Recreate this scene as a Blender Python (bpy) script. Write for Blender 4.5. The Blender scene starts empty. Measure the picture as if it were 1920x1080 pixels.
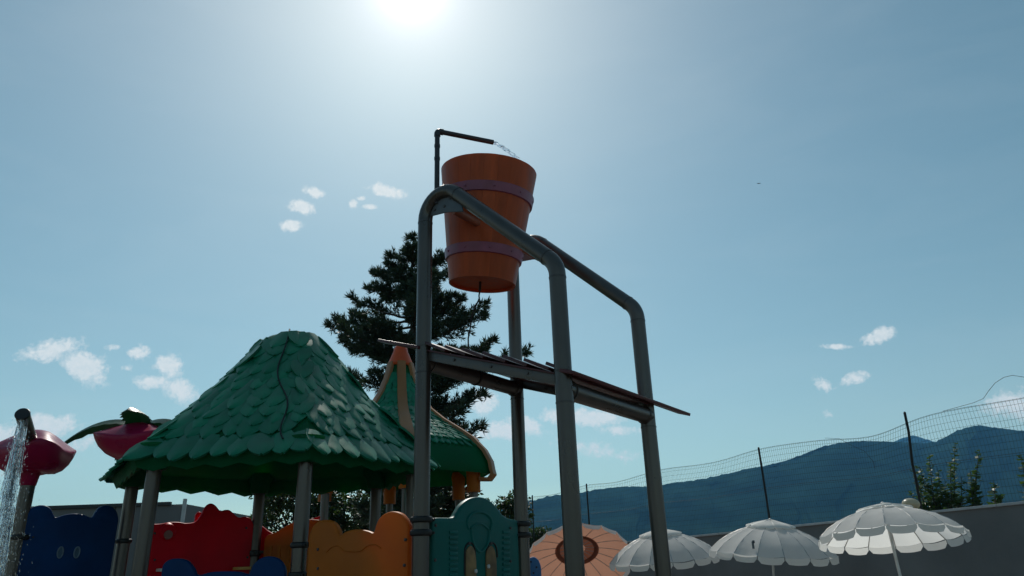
import bpy, bmesh, math, random
from mathutils import Vector, Matrix

# ------------------------------------------------------------------ camera
SC = bpy.context.scene
COL = SC.collection
F_PX, PITCH, ROLL, EZ = 1339.0, 0.3712, -0.0341, 1.5
_F = Vector((0, math.cos(PITCH), math.sin(PITCH)))
_U = Vector((0, -math.sin(PITCH), math.cos(PITCH)))
_R = Vector((1, 0, 0))
_c, _s = math.cos(ROLL), math.sin(ROLL)
CR, CU, CF = _c*_R + _s*_U, -_s*_R + _c*_U, _F
EYE = Vector((0, 0, EZ))
EZV = Vector((0, 0, 1))
cam = bpy.data.cameras.new('camera')
cam.sensor_width = 36.0
cam.lens = 36.0*F_PX/1920.0
cam.clip_start = 0.05
cam.clip_end = 30000
cam_o = bpy.data.objects.new('camera', cam)
COL.objects.link(cam_o)
M = Matrix((( CR.x, CU.x, -CF.x, 0), (CR.y, CU.y, -CF.y, 0), (CR.z, CU.z, -CF.z, EZ), (0, 0, 0, 1)))
cam_o.matrix_world = M
SC.camera = cam_o

SC.render.engine = 'CYCLES'
SC.cycles.use_denoising = True
SC.cycles.max_bounces = 8
SC.cycles.transparent_max_bounces = 24
SC.cycles.volume_bounces = 0
SC.view_settings.view_transform = 'Standard'
SC.view_settings.look = 'None'
SC.view_settings.gamma = 1.0
SC.view_settings.use_curve_mapping = False
SC.view_settings.exposure = 0.0

# survey helpers: a bearing read off the photograph turned into a place in the world
def ray(px, py):
    return (CR*(px-960) + CU*(540-py) + CF*F_PX).normalized()
def at(px, py, Y):
    d = ray(px, py)
    return EYE + d*(Y/d.y)
def project(P):
    d = Vector(P) - EYE; z = d.dot(CF)
    return 960 + F_PX*d.dot(CR)/z, 540 - F_PX*d.dot(CU)/z
def vplane(px, py, P0, d2):
    """bearing -> (distance along d2 from P0, height) on the vertical plane through P0 along d2"""
    d = ray(px, py)
    nx, ny = -d2[1], d2[0]
    t = (P0[0]*nx + P0[1]*ny)/(d.x*nx + d.y*ny)
    q = d*t
    return ((q.x-P0[0])*d2[0] + (q.y-P0[1])*d2[1], q.z + EZ)

# ------------------------------------------------------------------ sky and sun
SUN_EL, SUN_AZ = math.radians(44.2), math.radians(-9.3)
SUN_DIR = Vector((math.sin(SUN_AZ)*math.cos(SUN_EL), math.cos(SUN_AZ)*math.cos(SUN_EL), math.sin(SUN_EL)))
sun = bpy.data.lights.new('sun', 'SUN')
sun.energy = 3.2
sun.angle = math.radians(0.53)
sun.color = (1.0, 0.95, 0.87)
sun_o = bpy.data.objects.new('sun', sun)
COL.objects.link(sun_o)
sun_o.rotation_euler = SUN_DIR.to_track_quat('Z', 'Y').to_euler()
sun_o.location = (0, 0, 60)

world = bpy.data.worlds.new('World')
SC.world = world
world.use_nodes = True
world.cycles.sampling_method = 'MANUAL'
world.cycles.sample_map_resolution = 512
wt = world.node_tree
wt.nodes.clear()
def wn(kind, **kw):
    n = wt.nodes.new(kind)
    for k, v in kw.items():
        setattr(n, k, v)
    return n
def wmath(op, a, b=None, c=None, clamp=False):
    n = wn('ShaderNodeMath', operation=op, use_clamp=clamp)
    for i, v in enumerate((a, b, c)):
        if v is None: continue
        if isinstance(v, (int, float)): n.inputs[i].default_value = v
        else: wt.links.new(v, n.inputs[i])
    return n.outputs[0]
def wdot(vec, const):
    n = wn('ShaderNodeVectorMath', operation='DOT_PRODUCT')
    wt.links.new(vec, n.inputs[0]); n.inputs[1].default_value = const
    return n.outputs['Value']
SKY_STRENGTH = 0.070
out = wn('ShaderNodeOutputWorld')
bg = wn('ShaderNodeBackground')
bg.inputs['Strength'].default_value = SKY_STRENGTH
wt.links.new(bg.outputs[0], out.inputs[0])
sky = wn('ShaderNodeTexSky', sky_type='NISHITA')
sky.sun_disc = False
sky.sun_elevation = SUN_EL
sky.sun_rotation = SUN_AZ
sky.altitude = 250
sky.air_density = 1.0
sky.dust_density = 0.3
sky.ozone_density = 1.0
tc = wn('ShaderNodeTexCoord')
DIR = tc.outputs['Generated']
# bright aureole of hazy air around the sun
ca = wdot(DIR, SUN_DIR)
ang = wmath('ARCCOSINE', wmath('MINIMUM', ca, 0.999999))
g1 = wmath('EXPONENT', wmath('MULTIPLY', ang, -1/0.022))
g2 = wmath('EXPONENT', wmath('MULTIPLY', ang, -1/0.23))
aur = wmath('ADD', wmath('MULTIPLY', g1, 18.0), wmath('MULTIPLY', g2, 8.6))
aurc = wn('ShaderNodeVectorMath', operation='SCALE')
aurc.inputs[0].default_value = (1.16, .96, 1.0)
wt.links.new(aur, aurc.inputs['Scale'])
addc = wn('ShaderNodeVectorMath', operation='ADD')
tint = wn('ShaderNodeVectorMath', operation='MULTIPLY'); tint.inputs[1].default_value = (.95, 1.36, 1.09)
wt.links.new(sky.outputs[0], tint.inputs[0])
wt.links.new(tint.outputs[0], addc.inputs[0]); wt.links.new(aurc.outputs[0], addc.inputs[1])
# paler, dustier air towards the horizon
sep = wn('ShaderNodeSeparateXYZ'); wt.links.new(DIR, sep.inputs[0])
hzn = wmath('EXPONENT', wmath('MULTIPLY', wmath('ABSOLUTE', sep.outputs[2]), -1/0.16))
hzc = wn('ShaderNodeVectorMath', operation='SCALE'); hzc.inputs[0].default_value = (3.6, .6, .2)
wt.links.new(hzn, hzc.inputs['Scale'])
add2 = wn('ShaderNodeVectorMath', operation='ADD')
wt.links.new(addc.outputs[0], add2.inputs[0]); wt.links.new(hzc.outputs[0], add2.inputs[1])
addc = add2
# small fair-weather clouds: bearing, half width, half height, tilt, weight
CLOUDS = [(95,657,54,24,-8,1),(158,688,50,28,34,1),(213,651,17,8,0,.75),(263,661,23,15,-10,.9),(318,688,28,22,50,.85),
 (282,715,34,14,5,.9),(338,732,40,20,35,.9),(238,690,15,9,0,.5),(588,360,22,11,10,1),(567,388,23,14,10,1),(546,423,23,11,-4,1.0),
 (725,359,34,12,12,1),(663,383,7,8,0,.9),(695,388,15,6,0,.75),(678,372,10,5,0,.6),(905,750,28,22,10,1),(950,806,66,17,-5,1),
 (985,797,42,15,15,1),(1112,783,52,15,0,1),(1165,806,34,10,0,.8),(1042,781,32,15,0,.9),(1120,845,90,18,8,.6),(1568,650,24,6,0,.9),
 (1648,629,31,14,-22,1),(1596,711,36,12,-22,.85),(1548,722,24,14,15,.85),(1551,776,15,12,0,.5),(1905,758,70,30,-12,.85),
 (80,800,62,28,5,.9),(0,822,44,28,0,.8),(150,832,40,20,0,.7),(60,880,90,20,0,.5),(900,815,40,20,0,.5),(1770,830,60,14,-8,.4)]
nz = wn('ShaderNodeTexNoise'); nz.inputs['Scale'].default_value = 42; nz.inputs['Detail'].default_value = 9; nz.inputs['Roughness'].default_value = .66; nz.inputs['Distortion'].default_value = .35
nz2 = wn('ShaderNodeTexNoise'); nz2.inputs['Scale'].default_value = 170; nz2.inputs['Detail'].default_value = 6; nz2.inputs['Roughness'].default_value = .6
wt.links.new(DIR, nz.inputs['Vector']); wt.links.new(DIR, nz2.inputs['Vector'])
best = None
for (cx, cy, hw, hh, rt, wgt) in CLOUDS:
    c = ray(cx, cy)
    e = ray(cx+1, cy) - ray(cx-1, cy); e = (e - c*e.dot(c))
    n_ = ray(cx, cy-1) - ray(cx, cy+1); n_ = (n_ - c*n_.dot(c))
    pxs = (ray(cx+1, cy)-ray(cx-1, cy)).length/2
    e.normalize(); n_.normalize()
    a = math.radians(rt)
    u = (e*math.cos(a) - n_*math.sin(a))/(hw*pxs)
    v = (e*math.sin(a) + n_*math.cos(a))/(hh*pxs)
    du, dv = wdot(DIR, u), wdot(DIR, v)
    q = wmath('ADD', wmath('MULTIPLY', du, du), wmath('MULTIPLY', dv, dv))
    m = wmath('MULTIPLY', wmath('EXPONENT', wmath('MULTIPLY', q, -0.75)), wgt)
    # only on this side of the sky
    m = wmath('MULTIPLY', m, wmath('GREATER_THAN', wdot(DIR, c), 0.0))
    best = m if best is None else wmath('MAXIMUM', best, m)
nsum = wmath('ADD', wmath('MULTIPLY', nz.outputs[0], .75), wmath('MULTIPLY', nz2.outputs[0], .4))
den = wmath('SUBTRACT', wmath('ADD', wmath('MULTIPLY', best, 1.25), wmath('MULTIPLY', nsum, 2.3)), 1.72)
den = wmath('MULTIPLY', den, 1.9, clamp=True)
den = wmath('MULTIPLY', den, wmath('MULTIPLY', best, 2.4, clamp=True))
den = wmath('MULTIPLY', den, wmath('ADD', wmath('MULTIPLY', nz2.outputs[0], .7), .5, clamp=True))
# thin veils of high cloud
vm = wn('ShaderNodeMapping'); vm.inputs['Scale'].default_value = (1.0, 1.6, 4.5); vm.inputs['Rotation'].default_value = (.2, .35, .4)
wt.links.new(DIR, vm.inputs[0])
nz3 = wn('ShaderNodeTexNoise'); nz3.inputs['Scale'].default_value = 3.2; nz3.inputs['Detail'].default_value = 7; nz3.inputs['Roughness'].default_value = .55; nz3.inputs['Distortion'].default_value = .6
wt.links.new(vm.outputs[0], nz3.inputs['Vector'])
veil = wmath('MULTIPLY', wmath('MULTIPLY', wmath('SUBTRACT', nz3.outputs[0], .47), 3.2, clamp=True), .05)
den = wmath('MAXIMUM', den, veil)
mixc = wn('ShaderNodeMix', data_type='RGBA')
wt.links.new(den, mixc.inputs[0])
wt.links.new(addc.outputs[0], mixc.inputs[6])
mixc.inputs[7].default_value = (11.9, 12.5, 12.5, 1)
wt.links.new(mixc.outputs[2], bg.inputs['Color'])

# ------------------------------------------------------------------ materials
MATS = {}
def mat(name, col, rough=.5, metal=0.0, trans=0.0, tcol=None, var=.12, vscale=6.0, bump=0.0, bscale=40.0, spec=.5, rvar=.1, stretch=None, coat=0.0):
    if name in MATS: return MATS[name]
    m = bpy.data.materials.new(name); m.use_nodes = True
    nt = m.node_tree; N = nt.nodes; Lk = nt.links
    b = N['Principled BSDF']; o = N['Material Output']
    b.inputs['Roughness'].default_value = rough
    b.inputs['Metallic'].default_value = metal
    b.inputs['Specular IOR Level'].default_value = spec
    b.inputs['Coat Weight'].default_value = coat
    t = N.new('ShaderNodeTexCoord'); mp = N.new('ShaderNodeMapping')
    Lk.new(t.outputs['Object'], mp.inputs[0])
    if stretch: mp.inputs['Scale'].default_value = stretch
    nz = N.new('ShaderNodeTexNoise'); nz.inputs['Scale'].default_value = vscale; nz.inputs['Detail'].default_value = 5
    Lk.new(mp.outputs[0], nz.inputs['Vector'])
    rp = N.new('ShaderNodeMapRange'); Lk.new(nz.outputs[0], rp.inputs[0])
    rp.inputs[1].default_value = .3; rp.inputs[2].default_value = .7
    rp.inputs[3].default_value = 1-var; rp.inputs[4].default_value = 1+var
    oi = N.new('ShaderNodeObjectInfo')
    r2 = N.new('ShaderNodeMapRange'); Lk.new(oi.outputs['Random'], r2.inputs[0])
    r2.inputs[3].default_value = 1-var*.7; r2.inputs[4].default_value = 1+var*.7
    mu = N.new('ShaderNodeMath'); mu.operation = 'MULTIPLY'; Lk.new(rp.outputs[0], mu.inputs[0]); Lk.new(r2.outputs[0], mu.inputs[1])
    vs = N.new('ShaderNodeVectorMath'); vs.operation = 'SCALE'; vs.inputs[0].default_value = col[:3]
    Lk.new(mu.outputs[0], vs.inputs['Scale']); Lk.new(vs.outputs[0], b.inputs['Base Color'])
    rr = N.new('ShaderNodeMapRange'); Lk.new(nz.outputs[0], rr.inputs[0])
    rr.inputs[1].default_value = .3; rr.inputs[2].default_value = .7
    rr.inputs[3].default_value = max(.02, rough-rvar); rr.inputs[4].default_value = min(1, rough+rvar)
    Lk.new(rr.outputs[0], b.inputs['Roughness'])
    if bump:
        n2 = N.new('ShaderNodeTexNoise'); n2.inputs['Scale'].default_value = bscale; n2.inputs['Detail'].default_value = 4
        Lk.new(mp.outputs[0], n2.inputs['Vector'])
        bp = N.new('ShaderNodeBump'); bp.inputs['Strength'].default_value = bump; bp.inputs['Distance'].default_value = .01
        Lk.new(n2.outputs[0], bp.inputs['Height']); Lk.new(bp.outputs[0], b.inputs['Normal'])
    if trans:
        tr = N.new('ShaderNodeBsdfTranslucent'); tr.inputs[0].default_value = (*(tcol or col)[:3], 1)
        mx = N.new('ShaderNodeMixShader'); mx.inputs[0].default_value = trans
        Lk.new(b.outputs[0], mx.inputs[1]); Lk.new(tr.outputs[0], mx.inputs[2]); Lk.new(mx.outputs[0], o.inputs[0])
    MATS[name] = m
    return m
STEEL = lambda: mat('brushed_steel', (.115,.10,.09), .33, .65, var=.16, vscale=2.5, stretch=(2.5,2.5,.9), rvar=.09)
STEEL2 = lambda: mat('dull_steel_pipe', (.09,.08,.075), .4, .5, var=.25, vscale=4, bump=.05)
CLAMP = lambda: mat('black_clamp', (.008,.008,.008), .5, 0, var=.2)
GREEN = lambda: mat('green_plastic', (.003,.155,.078), .36, 0, var=.22, vscale=5, bump=.05, bscale=25, spec=.28)
GREEN_D = lambda: mat('green_plastic_shell', (.003,.14,.055), .55, 0, var=.15, vscale=3, trans=.42, tcol=(.008,.38,.07), spec=.15)
DARKGAP = lambda: mat('dark_joint', (.004,.012,.01), .7)
ORANGE = lambda: mat('orange_plastic', (.52,.15,.014), .45, 0, var=.2, vscale=2.2, bump=.06, bscale=30, trans=.25, tcol=(.9,.22,.02), spec=.2)
PALEOR = lambda: mat('faded_orange_plastic', (.34,.135,.04), .5, 0, var=.12, vscale=3)
TEAL = lambda: mat('teal_plastic', (.001,.125,.11), .42, 0, var=.12, vscale=4, bump=.04, spec=.25)
BLUE = lambda: mat('blue_plastic', (.002,.035,.125), .5, 0, var=.22, vscale=2.5, spec=.15)
RED = lambda: mat('red_plastic', (.68,.002,.018), .42, 0, var=.2, vscale=2.2, trans=.12, tcol=(.6,.002,.01), spec=.18)
MAGENTA = lambda: mat('crimson_plastic', (.34,.004,.055), .33, 0, var=.12, vscale=4, trans=.12, tcol=(.55,.005,.05), spec=.3)
WHITE_PL = lambda: mat('pale_plastic', (.6,.6,.58), .5)
BROWN = lambda: mat('weathered_yellow_board', (.20,.125,.05), .6, 0, var=.5, vscale=9, bump=.1)
BUCKET = lambda: mat('orange_bucket_plastic', (.56,.105,.034), .42, 0, var=.16, vscale=3.2, stretch=(5,5,.7), trans=.2, tcol=(.85,.22,.05), bump=.04, bscale=20, spec=.3)
BAND = lambda: mat('purple_bucket_band', (.29,.09,.15), .45, 0, var=.2, vscale=8, bump=.08)
MAROON = lambda: mat('maroon_board', (.075,.012,.014), .42, 0, var=.22, vscale=7, bump=.05)
CLOTH = lambda: mat('white_canvas', (.78,.78,.76), .85, 0, var=.05, vscale=3, trans=.55, tcol=(.92,.92,.88), bump=.3, bscale=14)
PEACH = lambda: mat('peach_canvas', (.50,.28,.21), .85, 0, var=.06, vscale=3, trans=.35, tcol=(.6,.3,.2), bump=.2, bscale=14)
BARK = lambda: mat('bark', (.07,.05,.035), .9, 0, var=.3, vscale=10, bump=.4)
NEEDLE = lambda: mat('pine_needles', (.034,.058,.034), .6, 0, var=.4, vscale=1.2, trans=.12, tcol=(.05,.09,.03))
LEAF = lambda: mat('tree_leaves', (.035,.06,.022), .55, 0, var=.4, vscale=1.5, trans=.2, tcol=(.07,.13,.02))
LEAF2 = lambda: mat('shrub_leaves', (.06,.10,.04), .5, 0, var=.35, vscale=2.5, trans=.25, tcol=(.10,.2,.03))
CONCRETE = lambda: mat('rendered_wall', (.20,.195,.19), .9, 0, var=.18, vscale=1.3, bump=.15, bscale=30)
COPING = lambda: mat('wall_coping', (.45,.45,.45), .7, 0, var=.15)
BLACKM = lambda: mat('black_metal', (.010,.010,.011), .5, .2)
WIRE = lambda: mat('fence_wire', (.03,.045,.04), .6, .3)

# ------------------------------------------------------------------ mesh helpers
def obj(name, bm_or_mesh, m, parent=None, smooth=30, label=None):
    if isinstance(bm_or_mesh, bmesh.types.BMesh):
        bmesh.ops.recalc_face_normals(bm_or_mesh, faces=bm_or_mesh.faces[:])
        me = bpy.data.meshes.new(name); bm_or_mesh.to_mesh(me); bm_or_mesh.free()
    else: me = bm_or_mesh
    if smooth and len(me.polygons):
        me.polygons.foreach_set('use_smooth', [True]*len(me.polygons))
        me.set_sharp_from_angle(angle=math.radians(smooth))
    if m and not me.materials: me.materials.append(m)
    o = bpy.data.objects.new(name, me); COL.objects.link(o)
    if parent: o.parent = parent
    if label: o['label'] = label
    return o
def share(name, me, parent, mw):
    o = bpy.data.objects.new(name, me); COL.objects.link(o)
    o.parent = parent; o.matrix_local = mw
    return o
def thing(name, label, cat, loc=(0,0,0), group=None):
    o = bpy.data.objects.new(name, None); COL.objects.link(o); o.location = loc
    o.empty_display_size = .2
    o['label'] = label; o['category'] = cat
    if group: o['group'] = group
    return o
def tag(o, label, cat, group=None, kind=None):
    o['label'] = label; o['category'] = cat
    if group: o['group'] = group
    if kind: o['kind'] = kind
    return o
def NB(): return bmesh.new()
def frame_from(t):
    t = t.normalized()
    a = Vector((0,0,1)) if abs(t.z) < .95 else Vector((1,0,0))
    x = t.cross(a).normalized(); y = t.cross(x).normalized()
    return x, y
def tube(bm, pts, r, seg=16, cap=True):
    pts = [Vector(p) for p in pts]
    rs = r if isinstance(r, (list, tuple)) else [r]*len(pts)
    rings = []; x = None
    for i, p in enumerate(pts):
        if i == 0: t = pts[1]-p
        elif i == len(pts)-1: t = p-pts[i-1]
        else: t = (pts[i+1]-p).normalized() + (p-pts[i-1]).normalized()
        t = t.normalized()
        if x is None: x, y = frame_from(t)
        else:
            x = (x - t*x.dot(t)).normalized(); y = t.cross(x)
        k = 1.0
        if 0 < i < len(pts)-1:
            cosang = (pts[i+1]-p).normalized().dot(t)
            k = 1.0/max(.5, cosang)
        rings.append([bm.verts.new(p + (x*math.cos(2*math.pi*j/seg) + y*math.sin(2*math.pi*j/seg))*rs[i]) for j in range(seg)])
    for a, b in zip(rings, rings[1:]):
        for j in range(seg):
            bm.faces.new((a[j], a[(j+1)%seg], b[(j+1)%seg], b[j]))
    if cap:
        bm.faces.new(rings[0][::-1]); bm.faces.new(rings[-1])
    return bm
def fillet(P, Q, Rr, rad, n=10):
    """points of a rounded corner at Q between P and R"""
    P, Q, Rr = Vector(P), Vector(Q), Vector(Rr)
    a, b = (P-Q).normalized(), (Rr-Q).normalized()
    th = a.angle(b); d = rad/math.tan(th/2)
    s, e = Q+a*d, Q+b*d
    c = Q + (a+b).normalized()*(rad/math.sin(th/2))
    v0, v1 = s-c, e-c
    tot = v0.angle(v1); ax = v0.cross(v1).normalized()
    return [c + Matrix.Rotation(tot*i/n, 3, ax) @ v0 for i in range(n+1)]
def box(bm, c, ax, ay, az, hx, hy, hz, bev=0):
    c = Vector(c); ax, ay, az = Vector(ax), Vector(ay), Vector(az)
    vs = [bm.verts.new(c + ax*hx*i + ay*hy*j + az*hz*k) for i in (-1,1) for j in (-1,1) for k in (-1,1)]
    fs = [(0,1,3,2),(4,6,7,5),(0,4,5,1),(2,3,7,6),(0,2,6,4),(1,5,7,3)]
    fc = [bm.faces.new([vs[i] for i in f]) for f in fs]
    if bev:
        es = set(e for f in fc for e in f.edges)
        bmesh.ops.bevel(bm, geom=list(es), offset=bev, segments=2, affect='EDGES', profile=.6)
    return bm
def lathe(bm, prof, seg=24, c=(0,0,0), mod=None, cap=True):
    c = Vector(c); rings = []
    for r, z in prof:
        ring = []
        for j in range(seg):
            a = 2*math.pi*j/seg
            rr, zz = (r, z) if mod is None else mod(r, z, a)
            ring.append(bm.verts.new(c + Vector((rr*math.cos(a), rr*math.sin(a), zz))))
        rings.append(ring)
    for a, b in zip(rings, rings[1:]):
        for j in range(seg):
            bm.faces.new((a[j], a[(j+1)%seg], b[(j+1)%seg], b[j]))
    if cap:
        bm.faces.new(rings[0][::-1]); bm.faces.new(rings[-1])
    return bm
def panel(bm, pts, d2, P0, thick, bev=.015, nrm=None):
    """extruded outline: pts are (s, z) on the vertical plane through P0 along d2"""
    n = Vector((-d2[1], d2[0], 0))
    P0 = Vector((P0[0], P0[1], 0)); D = Vector((d2[0], d2[1], 0))
    vs = [bm.verts.new(P0 + D*s + Vector((0,0,z)) - n*thick/2) for s, z in pts]
    f = bm.faces.new(vs)
    r = bmesh.ops.extrude_face_region(bm, geom=[f])
    nv = [g for g in r['geom'] if isinstance(g, bmesh.types.BMVert)]
    bmesh.ops.translate(bm, verts=nv, vec=n*thick)
    nf = [g for g in r['geom'] if isinstance(g, bmesh.types.BMFace)]
    es = set(f.edges) | set(e for q in nf for e in q.edges)
    if bev: bmesh.ops.bevel(bm, geom=list(es), offset=bev, segments=3, affect='EDGES', profile=.55)
    return bm
def smooth_closed(pts, k=6, open_idx=None):
    """Catmull-Rom through an open chain"""
    P = [Vector((*p, 0)) for p in pts]; out = []
    for i in range(len(P)-1):
        a = P[max(0,i-1)]; b = P[i]; c = P[i+1]; d = P[min(len(P)-1,i+2)]
        for j in range(k):
            t = j/k
            q = .5*((2*b)+(-a+c)*t+(2*a-5*b+4*c-d)*t*t+(-a+3*b-3*c+d)*t**3)
            out.append((q.x, q.y))
    out.append((P[-1].x, P[-1].y))
    return out
def v2(a): return Vector((a[0], a[1], 0))

# ------------------------------------------------------------------ setting: ground, hills
gm = mat('pool_paving', (.11,.10,.09), .85, 0, var=.2, vscale=.7, bump=.2, bscale=8)
bm = NB()
gs = 9000
g = [(-gs,-gs),(gs,-gs),(gs,gs),(-gs,gs)]
bm.faces.new([bm.verts.new((x, y, 0)) for x, y in g])
ground = obj('ground', bm, mat('dry_grass_ground', (.06,.065,.03), .95, 0, var=.3, vscale=.05), smooth=0); ground['kind'] = 'structure'
bm = NB()
bm.faces.new([bm.verts.new((x, y, .004)) for x, y in ((-9,-6),(9,-6),(8.5,6.4),(.5,22),(-9,22))])
deck = obj('pool_pavement', bm, gm, smooth=0); deck['kind'] = 'structure'

def fbm(x, y, seed=0):
    from mathutils import noise
    return noise.fractal(Vector((x, y, seed)), 1.0, 2.1, 6)
def ridge(name, sky, Y, depth, m, jit, seed):
    """terrain whose crest runs along the surveyed skyline; it falls away towards us and behind"""
    crest = []
    for i in range(len(sky)-1):
        (x0,y0),(x1,y1) = sky[i], sky[i+1]
        n = max(2, int(abs(x1-x0)/4))
        for k in range(n):
            t = k/n
            crest.append((x0+(x1-x0)*t, y0+(y1-y0)*t))
    crest.append(sky[-1])
    rows = [(-1.0,0),(-.8,.14),(-.6,.32),(-.42,.52),(-.28,.70),(-.16,.85),(-.07,.95),(0,1),(.1,.93),(.35,.6),(.8,0)]
    bm = NB(); grid = []
    for f_, hgt in rows:
        row = []
        for (px, py) in crest:
            p = at(px, py, Y)
            w = fbm(p.x/260+f_*2.3, f_*3.1+seed, seed)
            s = fbm(p.x/14, f_*9, seed+5)
            z = p.z*hgt*(1 + (min(.0, w*.22) if f_ > .01 or f_ > -.2 and f_ < -.01 else (w*.18 if f_ < 0 else 0))) + s*jit*(1 if f_ == 0 else 2.2)*(hgt > 0)
            k = 1 + f_*depth/Y
            row.append(bm.verts.new((p.x*k, Y + f_*depth + (w*depth*.16 if abs(f_) > .01 else 0), z if hgt > 0 else -2)))
        grid.append(row)
    for a, b in zip(grid, grid[1:]):
        for i in range(len(a)-1):
            bm.faces.new((a[i], a[i+1], b[i+1], b[i]))
    o = obj(name, bm, m, smooth=60); o['kind'] = 'structure'
    return o
forest = mat('forest_hillside', (.016,.040,.030), 1.0, 0, var=.7, vscale=.008, spec=0.0)
SKYLINE = [(-900,1075),(-300,1060),(200,1030),(500,1000),(700,978),(850,958),(950,944),(990,938),(1005,937),(1030,930),(1060,926),(1090,924),(1110,919),(1145,914),(1180,912),(1230,912),(1260,905),(1300,901),
 (1340,893),(1370,887),(1400,879),(1440,872),(1465,866),(1490,858),(1540,838),(1570,831),(1600,827),(1640,827),(1690,829),(1735,831),(1755,828),(1775,818),
 (1795,807),(1815,801),(1835,797),(1860,801),(1900,806),(1920,808),(2000,822),(2150,830),(2400,800),(2800,860)]
ridge('hills', SKYLINE, 2400, 1100, forest, 3.0, 1)
ridge('far_mountain', [(1500,900),(1600,860),(1660,836),(1690,822),(1712,816),(1735,823),(1790,840),(1900,850),(2100,860)], 4600, 900, forest, 5.0, 3)

# ------------------------------------------------------------------ tipping bucket frame
A = Vector((-.6729, 5.1063)); TH = .6104; L = 1.195
e1 = Vector((math.sin(TH), math.cos(TH))); e2 = Vector((math.cos(TH), -math.sin(TH)))
E1, E2 = v2(e1), v2(e2)
B = A+e1*L; C = A+e2*L; D = C+e1*L
P4 = A-e2*L + Vector((-.03,-.03)); S = A-e2*L+e1*L
ZA, ZC = 4.535, 3.383
PR = .057
def P3(p, z): return Vector((p[0], p[1], z))
def clamp_ring(parent, p, z, d2=None, r=.075, h=.042):
    """two-part black strap with a bolted ear"""
    bm = NB()
    lathe(bm, [(r*.88,-h/2),(r,-h/2+.008),(r*1.04,0),(r,h/2-.008),(r*.88,h/2)], 20, P3(p, z))
    for q in ([d2] if d2 else []):
        q = Vector((q[0], q[1], 0)).normalized(); n = Vector((-q.y, q.x, 0))
        box(bm, P3(p, z)+q*(r+.018), q, n, EZV, .03, .022, h*.36, .006)
        tube(bm, [P3(p, z)+q*(r+.02)-n*.035, P3(p, z)+q*(r+.02)+n*.035], .009, 8)
    return obj('clamp', bm, CLAMP(), parent)

fr = thing('bucket_frame', 'grey steel four-post frame of bent tubes holding the orange tipping bucket', 'frame', P3((A+D)/2, 0))
fr_inv = -fr.location
def under(o, root):
    """keep world coordinates of a mesh built in world space when parented to a placed root"""
    if o.parent is root: o.matrix_parent_inverse = Matrix.Translation(-root.location)
    return o
for (p, q) in ((A, C), (B, D)):
    bm = NB()
    top1, top2 = P3(p, ZA), P3(q, ZC)
    pts = [P3(p, 0), P3(p, 2.0)] + fillet(P3(p, 0), top1, top2, .19, 12) + fillet(top1, top2, P3(q, 0), .19, 10) + [P3(q, 2.0), P3(q, 0)]
    tube(bm, pts, PR, 28, cap=False)
    o = under(obj('bent_post', bm, STEEL(), fr, 40), fr)
    # weld seams
    dirv = (top2-top1).normalized()
    for (c, t) in ((P3(p, ZA-.47), EZV), (top2-dirv*.10, dirv), (P3(q, ZC-.1), EZV), (top1+dirv*.47, dirv)):
        bm = NB(); tube(bm, [c-t*.004, c+t*.004], PR+.0025, 24)
        s_ = under(obj('weld_seam', bm, STEEL2(), o), fr)
    # gusset plate under the upper bend, with bolts and bearing
    bm = NB()
    g0 = [vplane(x, y, A, e2) for x, y in ((806,406),(806,374),(814,364),(828,359),(842,362),(866,382),(869,397),(838,398))]
    panel(bm, g0, (E2.x, E2.y), p, .012, .002)
    gp = under(obj('gusset_plate', bm, mat('galvanised_plate', (.15,.155,.16), .5, .5, var=.15), fr), fr)
    for s, z in [(s_-0, z_-ZA) for s_, z_ in (vplane(816,394,A,e2), vplane(834,387,A,e2), vplane(845,372,A,e2))]:
        bm = NB(); n = E1; c = P3(p, ZA+z)+E2*s
        tube(bm, [c-n*.014, c+n*.014], .012, 6)
        under(obj('bolt', bm, STEEL2(), gp), fr)
ZAB, ZCD = 2.87, 2.47
for (p, q, z) in ((A, B, ZAB), (C, D, ZCD)):
    bm = NB()
    tube(bm, [P3(p, z+.055), P3(q, z+.055)], .06, 24)
    o = under(obj('cross_tube', bm, STEEL(), fr), fr)
    for pp in (p, q):
        for dz in (0.17, -.03):
            bm = NB(); tube(bm, [P3(pp, z+dz-.004), P3(pp, z+dz+.004)], PR+.0025, 24)
            under(obj('weld_seam', bm, STEEL2(), fr), fr)
        sgn = 1 if pp is p else -1
        bm = NB(); c = P3(pp, z+.055)+E1*sgn*.062
        tube(bm, [c, c+E1*sgn*.012], [.068,.062], 20); under(obj('weld_seam', bm, STEEL2(), o), fr)
# sloping side rails under the splash boards
SLV = (P3(C, ZCD)-P3(A, ZAB)).normalized()
UPN = SLV.cross(E1).normalized()
if UPN.z < 0: UPN = -UPN
for (p, q, off) in ((A, C, .0), (B, D, 0.0)):
    a, b = P3(p, ZAB+.115), P3(q, ZCD+.115)
    bm = NB()
    mid = (a+b)/2 + E1*off; hl = (b-a).length/2-.055
    box(bm, mid, SLV, E1, UPN, hl, .004, .034, .0015)
    box(bm, mid+E1*.022-UPN*.034, SLV, E1, UPN, hl, .026, .004, .0015)
    r_ = under(obj('side_rail', bm, STEEL(), fr), fr)
    for t in (-.55, .05, .6):
        bm = NB(); c = mid + SLV*hl*t
        tube(bm, [c-E1*.012, c+E1*.012], .011, 6); under(obj('bolt', bm, STEEL2(), r_), fr)
# cable tie ring round the rear tube
bm = NB(); c = P3(A, ZAB+.055)+E1*.62
tube(bm, [c-E1*.008, c+E1*.008], .066, 20); under(obj('strap', bm, CLAMP(), fr), fr)
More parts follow.
